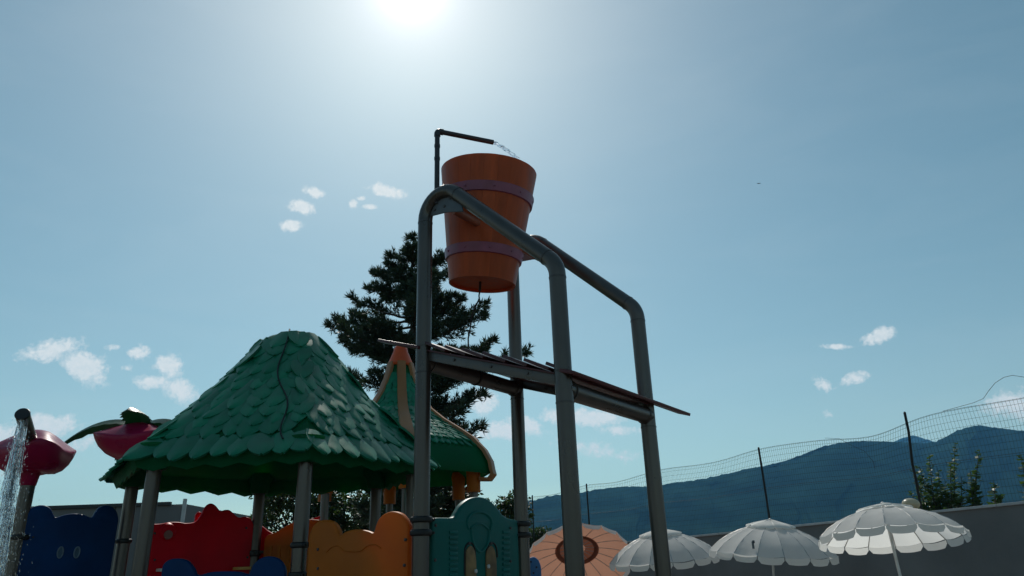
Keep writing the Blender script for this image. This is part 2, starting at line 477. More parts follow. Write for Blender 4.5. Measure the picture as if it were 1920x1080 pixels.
# maroon boards of the splash deck, each lapped like a louvre
NBD = 7
for i in range(NBD):
    u = .05 + (i+.5)*(L+.02)/NBD
    c = P3(A, ZAB+.165) + SLV*u*1.055 + E1*(L/2+.0)
    tilt = Matrix.Rotation(math.radians(-9), 3, E1)
    tl = tilt @ SLV
    if tl.z > SLV.z: tl = Matrix.Rotation(math.radians(9), 3, E1) @ SLV
    up = tl.cross(E1).normalized()
    if up.z < 0: up = -up
    bm = NB(); box(bm, c+UPN*.02, tl, E1, up, .108, L/2+.03+random.Random(i).uniform(-.012,.012), .011, .004)
    under(obj('splash_board', bm, MAROON(), fr), fr)
bm = NB(); cs = (P3(A, ZAB+.148)+P3(D, ZCD+.148))/2
box(bm, cs+UPN*.0, SLV, E1, UPN, (P3(C, ZCD)-P3(A, ZAB)).length/2+.04, L/2+.02, .006, .002)
under(obj('backing_sheet', bm, MAROON(), fr), fr)
bm = NB()
q0 = P3(C, ZCD+.15)+E2*.06-E1*.06; q1 = q0 + E1*1.84 - EZV*.0
box(bm, (q0+q1)/2, E1, SLV, UPN, (q1-q0).length/2, .055, .012, .004)
under(obj('edge_board', bm, MAROON(), fr, label='long maroon edge board sticking out past the right post'), fr)
bm = NB()
q0 = P3(A, ZAB+.155)-E1*.03; q1 = q0 - SLV*.42
box(bm, (q0+q1)/2, SLV, E1, UPN, .225, .045, .011, .004)
under(obj('edge_board', bm, MAROON(), fr), fr)
# water supply pipe with elbow and arm
vp = A + e2*.10
s_, zt = vplane(820, 246, A, e2)
bm = NB()
base = P3(A + e2*s_, ZA-.34); elbow = P3(A+e2*s_, zt)
_d = ray(925, 267); arm_end = EYE + _d*((zt-.03-EZ)/_d.z)
print('arm', (arm_end-elbow).length)
tube(bm, [base, elbow-EZV*.03], .021, 14); 
sp = under(obj('supply_pipe', bm, mat('dark_pipe', (.045,.04,.045), .45, .1), fr), fr)
for dz in (.42, .54):
    bm = NB(); tube(bm, [base+EZV*(dz-.012), base+EZV*(dz+.012)], .0245, 14); under(obj('pipe_coupling', bm, MATS['dark_pipe'], sp), fr)
bm = NB(); tube(bm, [elbow-EZV*.05]+fillet(elbow-EZV*.3, elbow, arm_end, .025, 6)+[elbow+(arm_end-elbow).normalized()*.05], .0265, 14); under(obj('elbow', bm, MATS['dark_pipe'], sp), fr)
bm = NB(); tube(bm, [elbow+(arm_end-elbow).normalized()*.03, arm_end], .021, 14); under(obj('arm', bm, MATS['dark_pipe'], sp), fr)
for p in (A, B):
    for z in (1.815, 1.73):
        under(clamp_ring(fr, p, z, (e1 if p is A else -e1)), fr)

# ------------------------------------------------------------------ tipping bucket
sB, zB = vplane(904, 534, A+e1*.6, e2)
botc = P3(A+e1*.6+e2*sB, zB)
axz = Vector((.082, -.115, 1)).normalized(); HB = 1.0
for _ in range(40):
    HB += (project(botc+axz*HB)[1]-326)*.003
topc = botc+axz*HB
print('bucket', HB, project(topc), zB)
RT, RB = .415, .278
bk = thing('tipping_bucket', 'large orange barrel-shaped tipping bucket with two purple bands', 'bucket', botc)
ax_ = (E1 - axz*E1.dot(axz)).normalized(); ay_ = axz.cross(ax_).normalized()
BM_ = Matrix((( ax_.x, ay_.x, axz.x), (ax_.y, ay_.y, axz.y), (ax_.z, ay_.z, axz.z))).to_4x4()
bk.matrix_world = Matrix.Translation(botc) @ BM_
def brad(z): return RB + (RT-RB)*(z/HB)**1.0
NS = 22
for k in range(NS):
    a0, a1 = 2*math.pi*(k+.004)/NS, 2*math.pi*(k+.996)/NS
    bm = NB(); rings = []
    for z in (0, HB*.25, HB*.5, HB*.75, HB):
        r = brad(z); ring = []
        for j in range(5):
            a = a0+(a1-a0)*j/4
            rr = r*(1.0 - (.0025 if j in (0,4) else 0))
            ring.append(bm.verts.new((rr*math.cos(a), rr*math.sin(a), z)))
        for j in range(4,-1,-1):
            a = a0+(a1-a0)*j/4; rr = r-.022
            ring.append(bm.verts.new((rr*math.cos(a), rr*math.sin(a), z)))
        rings.append(ring)
    for x, y in zip(rings, rings[1:]):
        for j in range(10): bm.faces.new((x[j], x[(j+1)%10], y[(j+1)%10], y[j]))
    bm.faces.new(rings[0]); bm.faces.new(rings[-1])
    obj('stave', bm, BUCKET(), bk, 50)
bm = NB(); lathe(bm, [(brad(z_)-.013, z_) for z_ in (.03, HB*.5, HB-.01)]+[(brad(HB)-.03, HB-.01), (RB-.03, .05)], 36, cap=False); obj('liner', bm, BUCKET(), bk)
bm = NB(); lathe(bm, [(.001,.035),(RB*.5,.03),(RB-.012,.022),(RB-.012,.045),(.001,.05)], 36); obj('bottom', bm, BUCKET(), bk)
for zc, hb in ((.735*HB, .075), (.235*HB, .075)):
    bm = NB(); z0, z1 = zc-hb/2*1.15, zc+hb/2*1.15
    lathe(bm, [(brad(z0)-.004,z0),(brad(z0)+.016,z0+.004),(brad(z1)+.018,z1-.006),(brad(z1)-.004,z1)], 48, cap=False)
    bn = obj('band', bm, BAND(), bk, 50)
    for k in range(10):
        a = 2*math.pi*(k+.3)/10; bm = NB(); r = brad(zc)+.016
        c = Vector((r*math.cos(a), r*math.sin(a), zc)); n = Vector((math.cos(a), math.sin(a), 0))
        tube(bm, [c-n*.004, c+n*.007], [.012,.008], 8); obj('rivet', bm, BAND(), bn)
# axle stubs to both gussets
inv = bk.matrix_world.inverted()
for sg, p in ((-1, A), (1, B)):
    sx, zx = vplane(851, 394, A, e2)
    pa = P3(p+e2*sx, zx); pb = P3(A+e1*(.6+sg*.24)+e2*sx, zx)
    bm = NB(); tube(bm, [inv @ pa, inv @ pb], .032, 16)
    obj('axle', bm, mat('orange_painted_axle', (.30,.09,.05), .5, .2), bk)
bm = NB()
hook = inv @ (botc + axz*.03 - E2*.02)
rope = [hook, hook+Vector((0,.004,-.04)), hook+Vector((.0,-.01,-.12)), hook+Vector((0,-.035,-.2)), hook+Vector((0,-.05,-.29)), hook+Vector((.01,-.07,-.4)), hook+Vector((.01,-.075,-.5))]
# the cord hangs plumb in the world
w0 = botc - E2*.02
rope = [inv @ (w0 + Vector((dx, 0, dz))) for dx, dz in ((0,.03),(-.004,-.05),(-.012,-.09),(-.01,-.12),(-.045,-.19),(-.075,-.27),(-.085,-.36),(-.105,-.46),(-.105,-.56))]
tube(bm, rope, .0065, 6); obj('cord', bm, mat('dark_cord', (.03,.02,.02), .8), bk)
bm = NB(); tube(bm, [rope[0], rope[1]], .011, 8); obj('hook', bm, STEEL2(), bk)

# ------------------------------------------------------------------ water
def water_mat():
    m = bpy.data.materials.new('water'); m.use_nodes = True
    b = m.node_tree.nodes['Principled BSDF']
    b.inputs['Base Color'].default_value = (.95,.97,1,1); b.inputs['Roughness'].default_value = .03
    b.inputs['Transmission Weight'].default_value = 1; b.inputs['IOR'].default_value = 1.33
    return m
WATER = water_mat()
bm = NB(); rd = random.Random(4)
st = arm_end; _d = ray(972, 300); ARM_D = (arm_end-elbow).normalized()
_e = EYE + _d*((arm_end-EYE).length+.06); dr = v2(_e-st); dz_ = st.z-_e.z
for strand in range(3):
    pts = []; rr = []
    for k in range(16):
        t = k/15
        tw = t*9+strand*2.1
        p = st + dr*t - EZV*dz_*(.75*t*t+.25*t) + (E2*math.cos(tw)+EZV*math.sin(tw))*(.012*(.4+t))
        pts.append(p); rr.append(.0075*(1-.35*t)*(1+.5*math.sin(tw*1.7)))
    tube(bm, pts, rr, 7)
wj = obj('water_jet', bm, WATER, None, 60)
tag(wj, 'clear jet of water falling from the dark pipe into the bucket', 'water jet')

# ------------------------------------------------------------------ play huts
def zvert(P, py):
    lo, hi = -3, 14
    for _ in range(50):
        m_ = (lo+hi)/2
        if project(P3(P, m_))[1] > py: lo = m_
        else: hi = m_
    return lo
def leaf_mesh(name, Lg, W, lift, thick, m):
    """curled pointed leaf scale lying in XY, tip towards -Y, with a midrib and a turned-down rim"""
    bm = NB(); rows = []
    prof = [(0,.70),(.22,.95),(.48,1.0),(.70,.82),(.87,.5),(1.0,.10)]
    for s, w in prof:
        row = []
        for j, c in enumerate((-1,-.5,0,.5,1)):
            z = lift*s*s*.9 + thick*(1-abs(c)**2.2) + (.004 if j == 2 else 0)
            row.append(bm.verts.new((c*w*W/2, Lg*(.45-s), z + (.012 if s > .9 else 0)*0)))
        rows.append(row)
    for a, b in zip(rows, rows[1:]):
        for j in range(4): bm.faces.new((a[j], a[j+1], b[j+1], b[j]))
    be = [e for e in bm.edges if e.is_boundary]
    r = bmesh.ops.extrude_edge_only(bm, edges=be)
    nv = [g_ for g_ in r['geom'] if isinstance(g_, bmesh.types.BMVert)]
    for v in nv: v.co.z -= thick*1.2+.009; v.co.x *= .96; v.co.y *= .97
    bmesh.ops.recalc_face_normals(bm, faces=bm.faces[:])
    me = bpy.data.meshes.new(name); bm.to_mesh(me); bm.free()
    me.polygons.foreach_set('use_smooth', [True]*len(me.polygons)); me.set_sharp_from_angle(angle=math.radians(42))
    me.materials.append(m)
    return me

HEX = [P4, Vector((-2.94,5.88)), Vector((-3.68,6.98)), Vector((-2.80,7.96)), Vector((-1.52,7.85)), Vector((-.98,6.77))]
HC = Vector((-2.21, 6.86))
hut = thing('play_hut', 'steel-post play hut under a big dark green leaf-scaled roof', 'play hut', P3(HC, 0))
for i, p in enumerate(HEX):
    bm = NB(); tube(bm, [P3(p, 0), P3(p, 2.40)], PR, 24)
    under(obj('post', bm, STEEL(), hut), hut)
roof = thing('roof', '', '', (0,0,0)); del roof['label']; del roof['category']
bpy.data.objects.remove(roof)
zE, zTOP = 2.45, zvert(HC, 634)
FR = [1.0, .94, .84, .72, .59, .47, .37, .29, .225, .16]
ZF = [0, .06, .17, .305, .45, .60, .735, .85, .935, .985]
EAVE = 1.135
def hexpt(i, w, fr_):
    a, b = HEX[i], HEX[(i+1)%6]
    p = a + (b-a)*w
    q = HC + (p-HC)*EAVE*fr_
    # slight rounding of facets towards a cone higher up
    r0 = sum((h-HC).length for h in HEX)/6*EAVE*fr_*.93
    d = (q-HC); k = min(1, (1-fr_)*.75)
    return HC + d.normalized()*(d.length*(1-k) + r0*k)
def zfrac(fr_):
    for k in range(len(FR)-1):
        if FR[k] >= fr_ >= FR[k+1]:
            t = (FR[k]-fr_)/(FR[k]-FR[k+1])
            return zE + (zTOP-zE)*(ZF[k]+(ZF[k+1]-ZF[k])*t)
    return zTOP
bm = NB(); NE = 10
def ring_at(fr_, z, sc=0.0):
    out_ = []
    for i in range(6):
        for k in range(NE):
            w = k/NE
            p = hexpt(i, w, fr_)
            out_.append(bm.verts.new(P3(p, z + sc*abs(math.sin(math.pi*(w*5))) )))
    return out_
rings = [ring_at(f_, zE+(zTOP-zE)*z_) for f_, z_ in zip(FR, ZF)]
skirt = ring_at(1.012, zE-.045)
skirt2 = ring_at(.985, zE-.125, -.035)
inn = ring_at(.955, zE-.10, -.03)
inn2 = ring_at(.93, zE+.0)
inner = [ring_at(f_*.92, zE-.05+(zTOP-zE)*z_*.95) for f_, z_ in zip(FR[1:], ZF[1:])]
seq = [inner[i] for i in range(len(inner)-1, -1, -1)] + [inn2, inn, skirt2, skirt] + rings
for a, b in zip(seq, seq[1:]):
    for j in range(6*NE): bm.faces.new((a[j], a[(j+1)%(6*NE)], b[(j+1)%(6*NE)], b[j]))
bm.faces.new(rings[-1]); bm.faces.new(inner[-1][::-1])
roof = under(obj('roof', bm, GREEN_D(), hut, 35), hut)
LEAFME = leaf_mesh('leaf_scale', .28, .205, .013, .007, GREEN())
rd = random.Random(11)
slant = 0
frs = []; f_ = 1.005
while f_ > .21:
    frs.append(f_)
    p0, p1 = hexpt(0, .5, min(1, f_)), hexpt(0, .5, f_-.01)
    dz = zfrac(f_-.01)-zfrac(min(1, f_)); dr_ = (p0-p1).length
    f_ -= .01*.118/max(1e-4, math.hypot(dz, dr_))
back = NB()
n_scales = 0
RI = Matrix.Translation(-hut.location)
for ri, f_ in enumerate(frs):
    fq = min(1.0, f_)
    for i in range(6):
        wid = (hexpt(i, 0, fq)-hexpt(i, 1, fq)).length
        n = max(1, round(wid/.158))
        for k in range(n):
            w = (k + .5 + (.5 if ri % 2 else 0) + rd.uniform(-.12, .12))/n
            if w > 1: w -= 1
            w = max(.02, min(.98, w))
            p = P3(hexpt(i, w, fq), zfrac(fq))
            fu = max(.1, fq-.03)
            up = (P3(hexpt(i, w, fu), zfrac(fu)) - p).normalized()
            tx = (v2(hexpt(i, min(1, w+.05), fq)) - v2(hexpt(i, max(0, w-.05), fq))).normalized()
            nn = tx.cross(up).normalized()
            if nn.dot(v2(p.xy-HC)+Vector((0,0,.3))) < 0: nn = -nn; 
            tx = up.cross(nn).normalized()
            Mx = Matrix(((tx.x, up.x, nn.x, 0), (tx.y, up.y, nn.y, 0), (tx.z, up.z, nn.z, 0), (0,0,0,1)))
            sc = rd.uniform(.88, 1.16) * (.8 if fq < .25 else 1)
            mw = Matrix.Translation(p + nn*.012 + up*.01) @ Mx @ Matrix.Rotation(rd.uniform(-.26,.26), 4, 'Z') @ Matrix.Rotation(rd.uniform(-.05,.03), 4, 'X') @ Matrix.Rotation(rd.uniform(-.07,.07), 4, 'Y') @ Matrix.Diagonal((sc*rd.uniform(.9,1.1), sc, sc, 1))
            facing = nn.dot((EYE-p).normalized())
            if facing > -.12 and n_scales < 300:
                o = bpy.data.objects.new('leaf_scale', LEAFME); COL.objects.link(o)
                o.parent = roof; o.matrix_local = mw; n_scales += 1
            else:
                tmp = LEAFME.copy(); tmp.transform(mw); back.from_mesh(tmp); bpy.data.meshes.remove(tmp)
o = obj('leaf_scales_behind', back, GREEN(), roof, 42); o['kind'] = 'stuff'
# crown of the roof: two rounded halves with a joint between them
for (px, py, rx, sg) in ((522, 652, .185, -1), (583, 654, .135, 1)):
    c = at(px, py, HC.y); bm = NB()
    bmesh.ops.create_uvsphere(bm, u_segments=20, v_segments=10, radius=1)
    bmesh.ops.transform(bm, matrix=Matrix.Translation(c-EZV*.0) @ Matrix.Rotation(.25*sg, 4, 'Y') @ Matrix.Diagonal((rx, .20, .125, 1)), verts=bm.verts)
    under(obj('crown_cap', bm, GREEN(), roof), hut)
# wavy joint running down the front facet
bm = NB(); pts = []
for k in range(40):
    t = k/39; fq = .12 + .87*t
    w = .80 + .055*math.sin(t*12.0) - .0*t
    w0 = .62 + .26*t
    p = P3(hexpt(0, 1-(w0+.045*math.sin(t*11.5)), fq), zfrac(fq))
    n_ = v2(p.xy-HC).normalized()*.7 + EZV*.7
    pts.append(p + n_*.038)
tube(bm, pts, .0065, 8)
under(obj('roof_joint', bm, DARKGAP(), roof), hut)
# collars where the posts meet the roof
for p in HEX:
    bm = NB(); lathe(bm, [(.065,2.315),(.085,2.315),(.10,2.34),(.105,2.40),(.14,2.47),(.14,2.52)], 20, P3(p, 0)); under(obj('collar', bm, GREEN_D(), hut), hut)

def px_panel(name, pxs, P0, P1_, thick, m, parent, root, k=5, zbot=1.0, bev=.015, off=0.0, label=None, smooth=True):
    d = (P1_-P0).normalized(); n = Vector((-d.y, d.x))
    Po = P0 + n*off
    pts = [vplane(x, y, Po, d) for x, y in pxs]
    if smooth: pts = smooth_closed(pts, k)
    pts = [(pts[0][0], zbot)] + pts + [(pts[-1][0], zbot)]
    bm = NB(); panel(bm, pts, (d.x, d.y), Po, thick, bev)
    return under(obj(name, bm, m, parent, 40, label), root)
def relief(parent, root, P0, d, pxs, m, r=.008, closed=False, name='relief_line', off=0.0, k=4):
    n = Vector((-d.y, d.x)); Po = P0+n*off
    pts = smooth_closed([vplane(x, y, Po, d) for x, y in pxs], k)
    bm = NB(); tube(bm, [v2(Po)+v2(d)*s+EZV*z for s, z in pts], r, 8)
    return under(obj(name, bm, m, parent), root)
# blue bear-eared panel on the hexagon's front edge
px_panel('front_panel', [(305,1075),(308,1060),(318,1050),(335,1047),(352,1051),(364,1064),(372,1078),(395,1073),(420,1071),(450,1072),(468,1076),(476,1060),(490,1047),(508,1043),(525,1049),(535,1063),(537,1078)], HEX[1], HEX[0], .05, BLUE(), hut, hut, zbot=1.05, label='low blue bear-eared panel')
# red dragon-backed panel at the back
rp = px_panel('red_panel', [(262,985),(272,976),(284,982),(300,982),(318,979),(335,979),(348,981),(366,978),(376,966),(385,950),(394,944),(403,948),(412,958),(422,956),(430,957),(440,966),(447,970),(458,969),(468,972),(474,983),(478,992)], HEX[2], HEX[3], .05, RED(), hut, hut, zbot=1.0, bev=.018, label='tall red wavy-backed panel with an embossed eye')
d_ = (HEX[3]-HEX[2]).normalized()
for rr, mm, dz, hh in ((.085, RED(), .0, .02), (.05, mat('dusty_rose_plastic', (.35,.14,.12), .5), -.03, .03)):
    s0, z0 = vplane(312, 997, HEX[2], d_); bm = NB(); n3 = Vector((d_.y, -d_.x, 0))
    c = v2(HEX[2])+v2(d_)*s0+EZV*(z0+dz)
    tube(bm, [c+n3*.02, c+n3*(.03+hh)], [rr, rr*.8], 20); under(obj('embossed_eye', bm, mm, rp), hut)
px_panel('red_panel', [(366,966),(371,960),(377,961),(384,968)], HEX[2]+Vector((-.02,.12)), HEX[3]+Vector((-.02,.12)), .04, RED(), hut, hut, zbot=1.4)
# red rail going on behind the back post
px_panel('red_panel', [(470,975),(490,985),(505,996),(520,1000),(548,985),(600,968)], HEX[3]+Vector((.1,.1)), HEX[4]+Vector((.1,.1)), .04, RED(), hut, hut, zbot=1.0)
# orange arched panel to the right of the back post
op = px_panel('arched_panel', [(498,1010),(505,1003),(518,998),(532,990),(546,982),(562,977),(580,974),(600,975)], HEX[3], HEX[4], .07, ORANGE(), hut, hut, zbot=1.0, bev=.02, label='orange arched slatted side panel')
d_ = (HEX[4]-HEX[3]).normalized()
for x in (512, 528, 545, 562, 580):
    s0, z0 = vplane(x, 1000, HEX[3], d_); bm = NB()
    c = v2(HEX[3])+v2(d_)*s0+Vector((d_.y,-d_.x,0))*.036
    box(bm, c+EZV*1.42, v2(d_), Vector((d_.y,-d_.x,0)), EZV, .02, .008, .36, .004); under(obj('panel_rib', bm, ORANGE(), op), hut)
# orange bear panel between the hexagon's front post and the bucket frame
bp = px_panel('bear_panel', [(584,1003),(592,985),(604,976),(618,975),(630,981),(637,993),(641,1004),(652,997),(666,993),(680,993),(694,996),(704,999),(709,985),(714,974),(724,964),(738,959),(753,962),(763,972),(770,985)], HEX[0]+e2*.08, A, .06, ORANGE(), hut, hut, zbot=1.0, bev=.02, label='orange bear-eared panel glowing where the sun comes through')
d_ = (A-HEX[0]).normalized()
for pts in ([(612,1035),(622,1026),(634,1024),(644,1033),(660,1034),(676,1033),(688,1024),(702,1021),(714,1028)],):
    relief(bp, hut, HEX[0]+e2*.08, d_, pts, ORANGE(), .004, off=-.031)
bm = NB(); c = at(598, 976, 7.4)
# teal arched panel between the two rear frame posts
tp = px_panel('teal_panel', [(806,974),(815,971),(832,971),(846,970),(853,960),(862,946),(875,936),(890,932),(905,934),(918,942),(928,953),(936,964),(946,971),(958,974),(966,976)], A+e1*.07, B, .06, TEAL(), hut, hut, zbot=1.0, bev=.02, label='teal arch-topped panel with an embossed figure and rusty inset boards')
d_ = e1; P0_ = A
TF = -.032
def trelief(pts, r=.008, m=None): relief(tp, hut, A, e1, pts, m or TEAL(), r, off=TF*-1 if False else -TF*-1)
relief(tp, hut, A, e1, [(879,992),(876,982),(878,971),(886,963),(898,960),(910,963),(919,971),(922,982),(919,993)], TEAL(), .010, off=-.031)
relief(tp, hut, A, e1, [(882,991),(888,986),(895,983),(903,983),(910,987),(916,993)], TEAL(), .008, off=-.031)
relief(tp, hut, A, e1, [(884,993),(885,1008),(889,1022),(895,1031),(901,1035),(908,1030),(914,1020),(917,1006),(917,993)], TEAL(), .010, off=-.031)
for sx in (-1, 1):
    cx = 880 if sx < 0 else 921
    o = relief(tp, hut, A, e1, [(cx-9,1078),(cx-9,1040),(cx-7,1025),(cx-1,1018),(cx+6,1020),(cx+10,1030),(cx+11,1045)], CLAMP(), .007, off=-.031)
for (xa, xb, yt) in ((873, 892, 1024), (911, 930, 1024)):
    d_ = e1; n = Vector((-e1.y, e1.x)); Po = A - n*.036
    pts = smooth_closed([vplane(x, y, Po, e1) for x, y in ((xa,1050),(xa+1,1034),(xa+6,yt+1),((xa+xb)/2+1,yt),(xb-3,yt+8),(xb,1050))], 4)
    pts = [(pts[0][0], 1.2)]+pts+[(pts[-1][0], 1.2)]
    bm = NB(); panel(bm, pts, (e1.x, e1.y), Po, .012, .003); ib = under(obj('inset_board', bm, BROWN(), tp), hut)
for (x, y) in ((892, 1071), (916, 1062)):
    n = Vector((-e1.y, e1.x)); Po = A - n*.045
    s0, z0 = vplane(x, y, Po, e1); c = v2(Po)+E1*s0+EZV*z0; n3 = v2(-n)
    bm = NB(); tube(bm, [c-n3*.02, c+n3*.006, c+n3*.010], [.014,.014,.008], 14); under(obj('white_peg', bm, WHITE_PL(), tp), hut)
for cx in (850, 949):
    for k in range(9):
        n = Vector((-e1.y, e1.x)); Po = A - n*.031
        s0, z0 = vplane(cx, 998+k*10, Po, e1); bm = NB()
        box(bm, v2(Po)+E1*s0+EZV*z0, E1, v2(n), EZV, .045, .008, .011, .004); under(obj('raised_bar', bm, TEAL(), tp), hut)
for (p, z, d_) in ((HEX[0], 1.70, e2), (HEX[3], 1.72, Vector((1,-.1))), (HEX[2], 1.83, Vector((-1,-.2))), (HEX[0], 1.49, e2), (HEX[3], 1.70, Vector((-1,-.4)))):
    under(clamp_ring(hut, p, z, d_, .07), hut)
def bolt_on(parent, px, py, P0, d, off, r=.011):
    n = Vector((-d.y, d.x)); Po = P0 + n*off
    s0, z0 = vplane(px, py, Po, d); c = v2(Po)+v2(d)*s0+EZV*z0; n3 = v2(-n)
    bm = NB(); tube(bm, [c-n3*.01, c+n3*.004, c+n3*.008], [r, r, r*.6], 8)
    under(obj('bolt', bm, STEEL2(), parent), hut)
for x, y in ((596,1030),(596,1066),(760,1012),(758,1060)): bolt_on(bp, x, y, HEX[0]+e2*.08, (A-HEX[0]).normalized(), -.031)
for x, y in ((817,985),(816,1050),(957,990),(957,1052),(880,1019),(921,1019)): bolt_on(tp, x, y, A, e1, -.032)
for x, y in ((290,1000),(290,1050),(462,990),(464,1045)): bolt_on(rp, x, y, HEX[2], (HEX[3]-HEX[2]).normalized(), -.028)
for (xa, xb, y, cc) in ((290, 306, 1069, (.7,.68,.62)), (434, 460, 1066, (.75,.42,.12))):  # added bars; bright glints of a slide put into their pale colour
    d_ = (HEX[3]-HEX[2]).normalized(); n3 = Vector((d_.y, -d_.x, 0))
    (sa, za_), (sb_, zb_) = vplane(xa, y, HEX[2], d_), vplane(xb, y, HEX[2], d_)
    bm = NB(); box(bm, v2(HEX[2])+v2(d_)*(sa+sb_)/2+EZV*(za_+zb_)/2+n3*.07, v2(d_), n3, EZV, abs(sb_-sa)/2, .045, .014, .004)
    under(obj('glint_bar', bm, mat('glint_bar_%d' % xa, cc, .5), rp), hut)
# deck floor
bm = NB(); 
vs = [bm.verts.new(P3(HC+(h-HC)*.93, 1.0)) for h in HEX]; f0 = bm.faces.new(vs)
r = bmesh.ops.extrude_face_region(bm, geom=[f0]); bmesh.ops.translate(bm, verts=[g_ for g_ in r['geom'] if isinstance(g_, bmesh.types.BMVert)], vec=(0,0,-.06))
under(obj('deck', bm, mat('deck_plate', (.12,.11,.10), .6, .3), hut), hut)

# blue bear panel on the far left with its own post
Wp = at(47, 960, 6.35).xy
px_bp = px_panel('bear_panel', [(30,985),(40,968),(52,960),(58,953),(70,948),(84,948),(94,954),(100,966),(105,970),(122,965),(140,963),(158,966),(171,970),(178,960),(186,951),(198,948),(210,951),(218,961),(221,975)], Wp, HEX[2]+Vector((0,-.06)), .06, BLUE(), hut, hut, zbot=1.0, bev=.018, label='blue bear-eared panel with two oval slots')
d_ = (HEX[2]+Vector((0,-.06))-Wp).normalized(); n3 = Vector((d_.y, -d_.x, 0))
for x in (111, 142):  # pale rings and ovals: light seen through open slots put into the colour
    s0, z0 = vplane(x, 1036, Wp, d_); c = v2(Wp)+v2(d_)*s0+EZV*z0+n3*.034
    bm = NB(); pts = [c + v2(d_)*.022*math.cos(a)+EZV*.045*math.sin(a) for a in [2*math.pi*k/20 for k in range(21)]]
    tube(bm, pts, .006, 6); under(obj('slot_rim', bm, mat('slot_rim_light', (.12,.17,.23), .4), px_bp), hut)
    bm = NB(); bm.faces.new([bm.verts.new(c-n3*.001+v2(d_)*.02*math.cos(a)+EZV*.042*math.sin(a)) for a in [2*math.pi*k/20 for k in range(20)]])
    under(obj('slot', bm, mat('slot_light_tone', (.06,.11,.16), .6), px_bp, 0), hut)
under(clamp_ring(hut, Wp, 1.86, d_, .07), hut)

# ------------------------------------------------------------------ crimson flower posts
def flower(name, root, c, R_, m, k3=3, ph=0.0, hscale=1.0, tilt=(0,0)):
    """wide drooping petal cup on a post: collar, belly, out-turned lip, domed top"""
    def mod(r, z, a):
        lip = max(0, (r-.3))/.7
        w = math.cos(k3*(a+ph))
        return (r*R_*(1+.13*w*lip), (z + .10*w*lip - .04*lip*abs(math.sin(k3*(a+ph))))*R_*hscale)
    prof = [(.17,-1.0),(.20,-.98),(.24,-.72),(.27,-.64),(.42,-.66),(.60,-.63),(.76,-.53),(.88,-.37),(.96,-.17),(1.0,.0),(.985,.035),(.93,.07),(.80,.16),(.64,.28),(.46,.40),(.28,.48),(.12,.52),(.02,.53)]
    bm = NB(); lathe(bm, prof, 48, (0,0,0), mod)
    bmesh.ops.rotate(bm, verts=bm.verts, cent=(0,0,0), matrix=Matrix.Rotation(tilt[0], 3, 'X') @ Matrix.Rotation(tilt[1], 3, 'Y'))
    bmesh.ops.translate(bm, verts=bm.verts, vec=c)
    return under(obj(name, bm, m, root, 50), root)
fc = at(66, 842, 6.35)
f1 = thing('flower_spray_post', 'crimson flower-cup post with a spout pouring water at the left edge', 'spray post', P3(Wp, 0))
bm = NB(); tube(bm, [P3(Wp, 0), fc-EZV*.2], PR, 22); under(obj('post', bm, STEEL(), f1), f1)
flower('flower_cup', f1, fc, .312, MAGENTA(), 3, .9, 1.02)
fp = at(262, 900, 9.0)
f2 = thing('palm_spray_post', 'crimson flower-cup post with drooping green palm fronds behind the hut roof', 'spray post', P3(fp, 0))
fc2 = at(262, 822, 9.0)
bm = NB(); tube(bm, [P3(fc2, 0), fc2-EZV*.2], PR, 18); under(obj('post', bm, STEEL(), f2), f2)
flower('flower_cup', f2, fc2, .46, MAGENTA(), 3, .55, .8)
def frond(root, start, dirv, Lg, W, droop, m, lift=.35):
    bm = NB(); dirv = Vector(dirv).normalized(); side = dirv.cross(EZV).normalized(); rows = []
    n = 14
    for k in range(n+1):
        t = k/n
        p = start + dirv*Lg*t + EZV*(lift*Lg*t - droop*Lg*t*t)
        w = W*(math.sin(math.pi*min(1, t*.92+.08))**.6)*(1-.25*t) * (1 + .22*(k%2))
        if k == n: w = .012
        rows.append([bm.verts.new(p + side*w*c + EZV*(-.5*w*abs(c)**1.5 + (.012 if c == 0 else 0))) for c in (-1,-.5,0,.5,1)])
    for a, b in zip(rows, rows[1:]):
        for j in range(4): bm.faces.new((a[j], a[j+1], b[j+1], b[j]))
    r = bmesh.ops.solidify(bm, geom=bm.faces[:], thickness=.02)
    return under(obj('frond', bm, m, root, 35), root)
pt = fc2 + EZV*.16
FG = mat('frond_green_plastic', (.012,.10,.04), .38, 0, var=.2, vscale=4)
frond(f2, pt, (-1,-.15,0), .92, .15, .75, FG, .48)
frond(f2, pt, (.12,-1,0), .5, .17, .75, FG, .95)
frond(f2, pt, (1,-.2,0), .8, .13, .7, FG, .45)
frond(f2, pt, (-.45,1,0), .8, .13, .7, FG, .4)
frond(f2, pt, (.6,.9,0), .8, .13, .7, FG, .4)
frond(f2, pt+EZV*-.1, (-.8,.6,0), .55, .10, .7, FG, .2)

# gooseneck spout and its falling water on the far left
sp0 = at(62, 848, 6.25); sp1 = at(57, 826, 6.12); sp2 = at(42, 776, 5.72)
bm = NB(); mouth = sp2
tube(bm, [sp0, sp1, sp2], .053, 22, cap=False); under(obj('spout_tube', bm, STEEL(), f1, label='grey spout pipe pouring water'), f1)
bm = NB(); dd = (sp2-sp1).normalized()
tube(bm, [sp2-dd*.005, sp2+dd*.006], [.056,.050], 22); under(obj('end_cap', bm, mat('dark_cap', (.05,.045,.045), .45, .4), f1), f1)
rd = random.Random(8); bm = NB()
ws = sp2 + Vector((.02,-.02,-.05))
def droplet(bm, c, r, ln):
    vs = [bm.verts.new(c+Vector(q)) for q in ((r,0,0),(0,r,0),(-r,0,0),(0,-r,0),(0,0,ln),(0,0,-ln))]
    for a, b in ((0,1),(1,2),(2,3),(3,0)):
        bm.faces.new((vs[a], vs[b], vs[4])); bm.faces.new((vs[b], vs[a], vs[5]))
